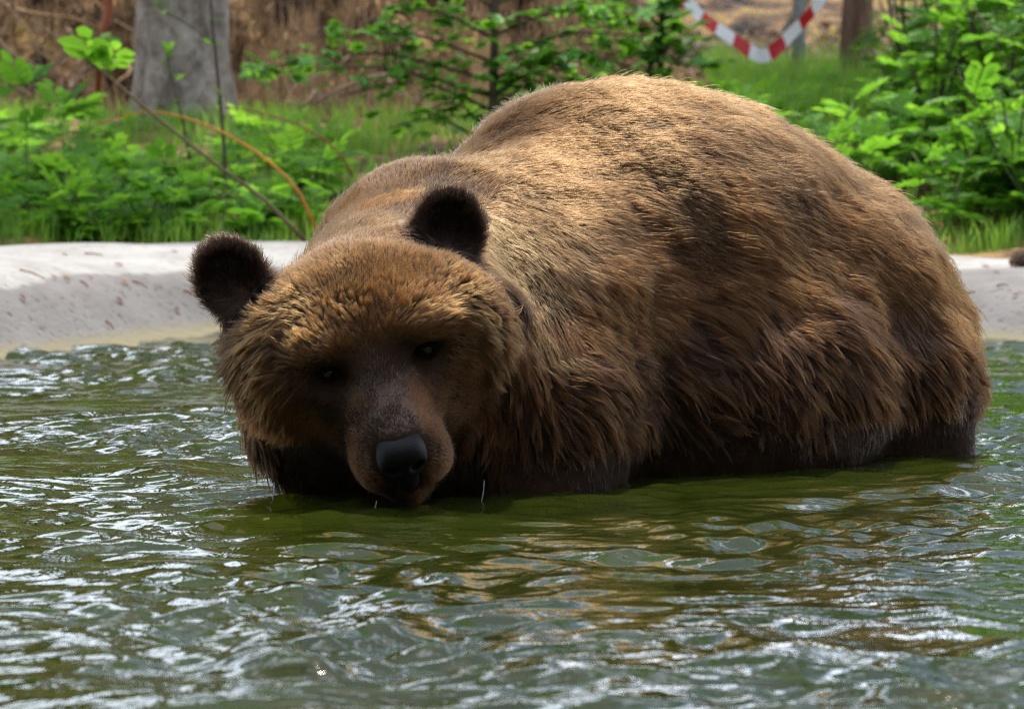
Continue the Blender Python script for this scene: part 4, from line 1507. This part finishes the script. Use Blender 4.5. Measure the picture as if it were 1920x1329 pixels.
# ---- arching canes
thin_stem('orange_cane', [P(595, 440, 12.58), P(560, 360, 12.5), P(500, 300, 12.5), P(430, 255, 12.5), P(350, 222, 12.52), P(270, 210, 12.55), P(180, 232, 12.6)], 0.0056, 'bare orange cane arching over the herbs', M['orange'], [], 'cane')
thin_stem('dark_cane', [P(572, 452, 12.56), P(490, 370, 12.45), P(400, 305, 12.45), P(300, 225, 12.45), P(210, 150, 12.5), P(140, 95, 12.5), P(60, 40, 12.55)], 0.0070, 'long straight dark cane with compound leaves leaning over the herbs', M['cane'], [(0.72, 2), (0.8, 2)], 'cane', 'herb', .8)
thin_stem('brown_cane', [P(660, 330, 13.2), P(630, 280, 13.2), P(560, 235, 13.3), P(480, 210, 13.3), P(410, 200, 13.4)], 0.0045, 'faint brown cane bending low over the grass', M['rust'], [], 'cane')
for (px, py, Y, n, lab) in ((40, 160, 13.2, 5, 'small plant with light green leaves in front of the shaded bank'), (110, 215, 13.4, 6, 'small spreading plant with light compound leaves below the dark cane')):
    b = at_ground(px, Y)
    t_ = P(px, py, Y)
    thin_stem('wand_plant', [b, b * .5 + t_ * .5 + np.array([.02, 0, 0]), t_], 0.004, lab, M['stem'], [(1.0, n), (0.75, 3)], 'plant', 'herb', .85)

# ---- striped barrier tape
def barrier_tape():
    ctl = [P(1255, -60, 17.6), P(1292, 5, 17.6), P(1322, 38, 17.58), P(1372, 72, 17.5), P(1412, 100, 17.48), P(1440, 103, 17.46), P(1478, 70, 17.5), P(1520, 25, 17.55), P(1562, -30, 17.6), P(1590, -70, 17.65)]
    n = 100
    pts = bez(ctl, n)
    L = [0]
    for i in range(1, n):
        L.append(L[-1] + float(np.linalg.norm(pts[i] - pts[i - 1])))
    V, Q, mi = [], [], []
    w = 0.031
    for i in range(n):
        t = Vector(pts[min(i + 1, n - 1)] - pts[max(i - 1, 0)]).normalized()
        tw = 0.5 * math.sin(L[i] * 5.0)
        nn = Vector((0, -1, 0))
        b = t.cross(nn).normalized()
        if b.z < 0: b = -b
        # stripes lean: the band stays mostly upright as it hangs
        b = (b * 0.75 + Vector((0.12 * math.sin(L[i] * 9), 1.5 * tw, 0.55))).normalized()
        p = Vector(pts[i])
        for s in (-1, 1):
            for th in (-0.0008, 0.0008):
                V.append(tuple(p + b * w * s + nn * th))
    for i in range(n - 1):
        a = i * 4
        c = a + 4
        red = int((L[i] + 0.03) / 0.095) % 2
        for q in ((a + 1, a + 3, c + 3, c + 1), (a + 2, a, c, c + 2), (a, a + 1, c + 1, c), (a + 3, a + 2, c + 2, c + 3)):
            Q.append(q)
            mi.append(red)
    me = mesh_np('barrier_tape', V, Q, smooth=False)
    for nm, c in (('tape_white', (0.75, 0.75, 0.78)), ('tape_red', (0.52, 0.012, 0.025))):
        m, nt, b_ = new_mat(nm)
        b_.inputs['Base Color'].default_value = (*c, 1)
        b_.inputs['Roughness'].default_value = 0.4
        tr = nt.nodes.new('ShaderNodeBsdfTranslucent')
        tr.inputs['Color'].default_value = (*c, 1)
        mx = nt.nodes.new('ShaderNodeMixShader')
        mx.inputs[0].default_value = 0.45
        nt.links.new(b_.outputs[0], mx.inputs[1]); nt.links.new(tr.outputs[0], mx.inputs[2])
        nt.links.new(mx.outputs[0], nt.nodes['Material Output'].inputs['Surface'])
        me.materials.append(m)
    me.polygons.foreach_set('material_index', mi)
    o = link('barrier_tape', me)
    tag(o, 'red and white striped barrier tape hanging in a loop before the wire fence', 'tape')


barrier_tape()

# ---- wire fence
fr = empty('wire_fence', (1.4, 18.9, gz(1.4, 18.9)))
tag(fr, 'grey chain link fence with a steel post behind the barrier tape', 'fence')
def fpart(name, me, mat):
    o = link(name, me, None, mat)
    o.parent = fr
    o.matrix_parent_inverse = Matrix.Translation(fr.location).inverted()
    return o
for px in (1497, 1040, 1960):
    x = (px - 960) * 18.9 / FPX
    b = gz(x, 18.9)
    fpart('post', tube_mesh('post', [(x, 18.9, b - .2), (x, 18.9, b + .8), (x, 18.9, b + 1.9)], [0.03] * 3, 12), M['steel'])
parts = []
fx0, fx1 = (1040 - 960) * 18.9 / FPX, (1960 - 960) * 18.9 / FPX
zb, zt = gz(1.3, 18.9) + 0.02, gz(1.3, 18.9) + 1.75
sp = 0.075
Hh = zt - zb
x = fx0 - Hh
while x < fx1:
    for sgn in (1, -1):
        xa, xb = (x, x + Hh) if sgn > 0 else (x + Hh, x)
        # clip to the fence
        za, zc = zb, zt
        def clipx(xa, za, xb, zb_):
            lo, hi = 0.0, 1.0
            d = xb - xa
            for lim, s in ((fx0, 1), (fx1, -1)):
                f0 = s * (xa - lim); f1 = s * (xb - lim)
                if f0 < 0 and f1 < 0: return None
                if f0 < 0: lo = max(lo, f0 / (f0 - f1))
                if f1 < 0: hi = min(hi, f0 / (f0 - f1))
            return lo, hi
        r_ = clipx(xa, za, xb, zc)
        if r_ and r_[1] > r_[0]:
            lo, hi = r_
            yy = 18.868 + 0.003 * sgn
            parts.append(tube_np([(xa + (xb - xa) * lo, yy, za + (zc - za) * lo), (xa + (xb - xa) * hi, yy, za + (zc - za) * hi)], [0.0022] * 2, 4, False))
    x += sp
V_, Q_, T_ = join_np(parts)
wm = fpart('wire_netting', mesh_np('wire_netting', V_, Q_, T_), M['steel'])
wm['kind'] = 'stuff'
# ---- fallen branches behind the fence
for px, py, Y, l_, an, r_, lab in ((1235, 85, 20.5, 1.1, 0.25, .035, 'pale fallen branch lying on the litter slope behind the fence'), (1480, 30, 20.0, 0.7, 1.15, .045, 'broken pale branch leaning up behind the fence post'),
                              (1330, 120, 20.2, 0.9, -0.35, .025, 'thin fallen branch lying behind the barrier tape'), (1160, 60, 21.0, 0.9, 0.1, .03, 'short fallen branch lying under the loose sapling')):
    c = Vector(P(px, py, Y))
    c.z = gz(c.x, c.y) + (0.03 if an < 0.8 else 0.25)
    d = Vector((math.cos(an), 0.1, math.sin(an) * (1 if an > 0.8 else 0.2)))
    pth = bez([c - d * l_ / 2, c + Vector((0, .03, .02)), c + d * l_ / 2], 9)
    tag(link('fallen_branch', tube_mesh('fallen_branch', pth, [r_ * (1 - .05 * k) for k in range(9)], 8), None, M['root']), lab, 'branch')

# ---- bits of dry debris and a cone on the concrete rim
def on_rim(px, py):
    hit = rim_bvh.ray_cast(Vector(CAM), Vector(ray(px, py)))
    return hit
bits = [(121, 481), (175, 478), (222, 499), (326, 475), (60, 515), (100, 523), (123, 524), (157, 533), (168, 523), (232, 532), (262, 534), (222, 565), (330, 582), (352, 549),
        (1848, 503), (1868, 514), (1818, 551), (1893, 547), (1905, 556), (1880, 536), (40, 560), (290, 540), (205, 610)]
for k, (px, py) in enumerate(bits):
    hit = on_rim(px, py)
    if hit[0] is None: continue
    V_, T_ = [], []
    an = g.uniform(-0.5, 0.5)
    d = Vector((math.cos(an), math.sin(an), 0)); n_ = hit[1] if hit[1].z > 0 else -hit[1]
    d = (d - n_ * d.dot(n_)).normalized()
    s_ = n_.cross(d)
    if k % 3 == 1:
        L_ = g.uniform(.03, .075)
        pth = [hit[0] + n_ * .002 - d * L_ / 2, hit[0] + n_ * .004 + s_ * .006, hit[0] + n_ * .002 + d * L_ / 2]
        o = link('dry_twig', tube_mesh('dry_twig', pth, [.0022, .002, .0012], 5), None, M['drybit'])
        tag(o, 'tiny dry twig lying on the concrete rim', 'twig', 'dry twigs on the rim')
    else:
        L_ = g.uniform(.010, .030)
        leaflet(V_, T_, hit[0] + n_ * .006 - d * L_ / 2, d, s_, L_, L_ * .55, n_, .25)
        me = mesh_np('dry_leaf', V_, None, T_, smooth=False)
        o = link('dry_leaf', me, None, M['drybit'])
        tag(o, 'small curled dry leaf lying on the concrete rim', 'leaf', 'dry leaves on the rim')
# pine cone
hit = on_rim(1911, 500)
if hit[0] is not None:
    pc = empty('pine_cone', tuple(hit[0] + Vector((0, 0, 0.018))))
    pc.rotation_euler = (0.25, R(80), 0.5)
    tag(pc, 'brown open pine cone lying on the concrete rim', 'cone')
    link('core', tube_mesh('core', [(0, 0, -.03), (0, 0, -.01), (0, 0, .02), (0, 0, .035)], [.008, .012, .009, .003], 8), pc, M['cone'])
    sm = None
    bm = bmesh.new()
    vs_ = [bm.verts.new(p) for p in ((0, -.003, 0), (0, .003, 0), (.014, -.0075, .004), (.014, .0075, .004), (.020, -.004, .007), (.020, .004, .007), (.010, 0, .0045), (.018, 0, .009))]
    for f_ in ((0, 1, 6), (0, 6, 2), (1, 3, 6), (2, 6, 7, 4), (6, 3, 5, 7), (4, 7, 5), (0, 2, 4, 5, 3, 1)):
        bm.faces.new([vs_[i] for i in f_])
    sm = bpy.data.meshes.new('scale'); bm.to_mesh(sm); bm.free(); sm.materials.append(M['cone'])
    for k in range(44):
        t = k / 43
        o = bpy.data.objects.new('scale', sm); C.objects.link(o); o.parent = pc
        o.location = (0, 0, -.03 + .06 * t)
        o.rotation_euler = (0, -0.35 * t, k * 2.4)
        s_ = 1.25 * math.sin(math.pi * (0.22 + 0.70 * t)) + 0.1
        o.scale = (s_, s_, s_)

# ---- water running off the chin and jowl
m, nt_, b_ = new_mat('water_drip')
b_.inputs['Base Color'].default_value = (0.85, 0.9, 0.95, 1)
b_.inputs['Roughness'].default_value = 0.08
b_.inputs['Transmission Weight'].default_value = 0.6
b_.inputs['IOR'].default_value = 1.33
M['drip'] = m
for k, (px, py0, py1, Y, r_, lab) in enumerate(((511, 905, 958, 5.93, .0011, 'thin thread of water falling from the wet jowl'), (703, 938, 985, 5.80, .0009, 'short thread of water dripping from the chin into the pool'), (905, 900, 950, 5.92, .0010, 'thread of water running off the wet neck fur beside the muzzle'))):
    a_, b2 = P(px + 3, py0, Y), P(px - 3, py1, Y)
    b2[2] = -0.004
    pth = bez([a_, a_ * .6 + b2 * .4 + np.array([.001, 0, 0]), b2], 9)
    o = link('water_drip', tube_mesh('water_drip', pth, [r_ * f_ for f_ in (.5, .8, 1.3, .8, .7, 1.1, .8, .7, 1.2)], 7), None, M['drip'])
    tag(o, lab, 'drip')
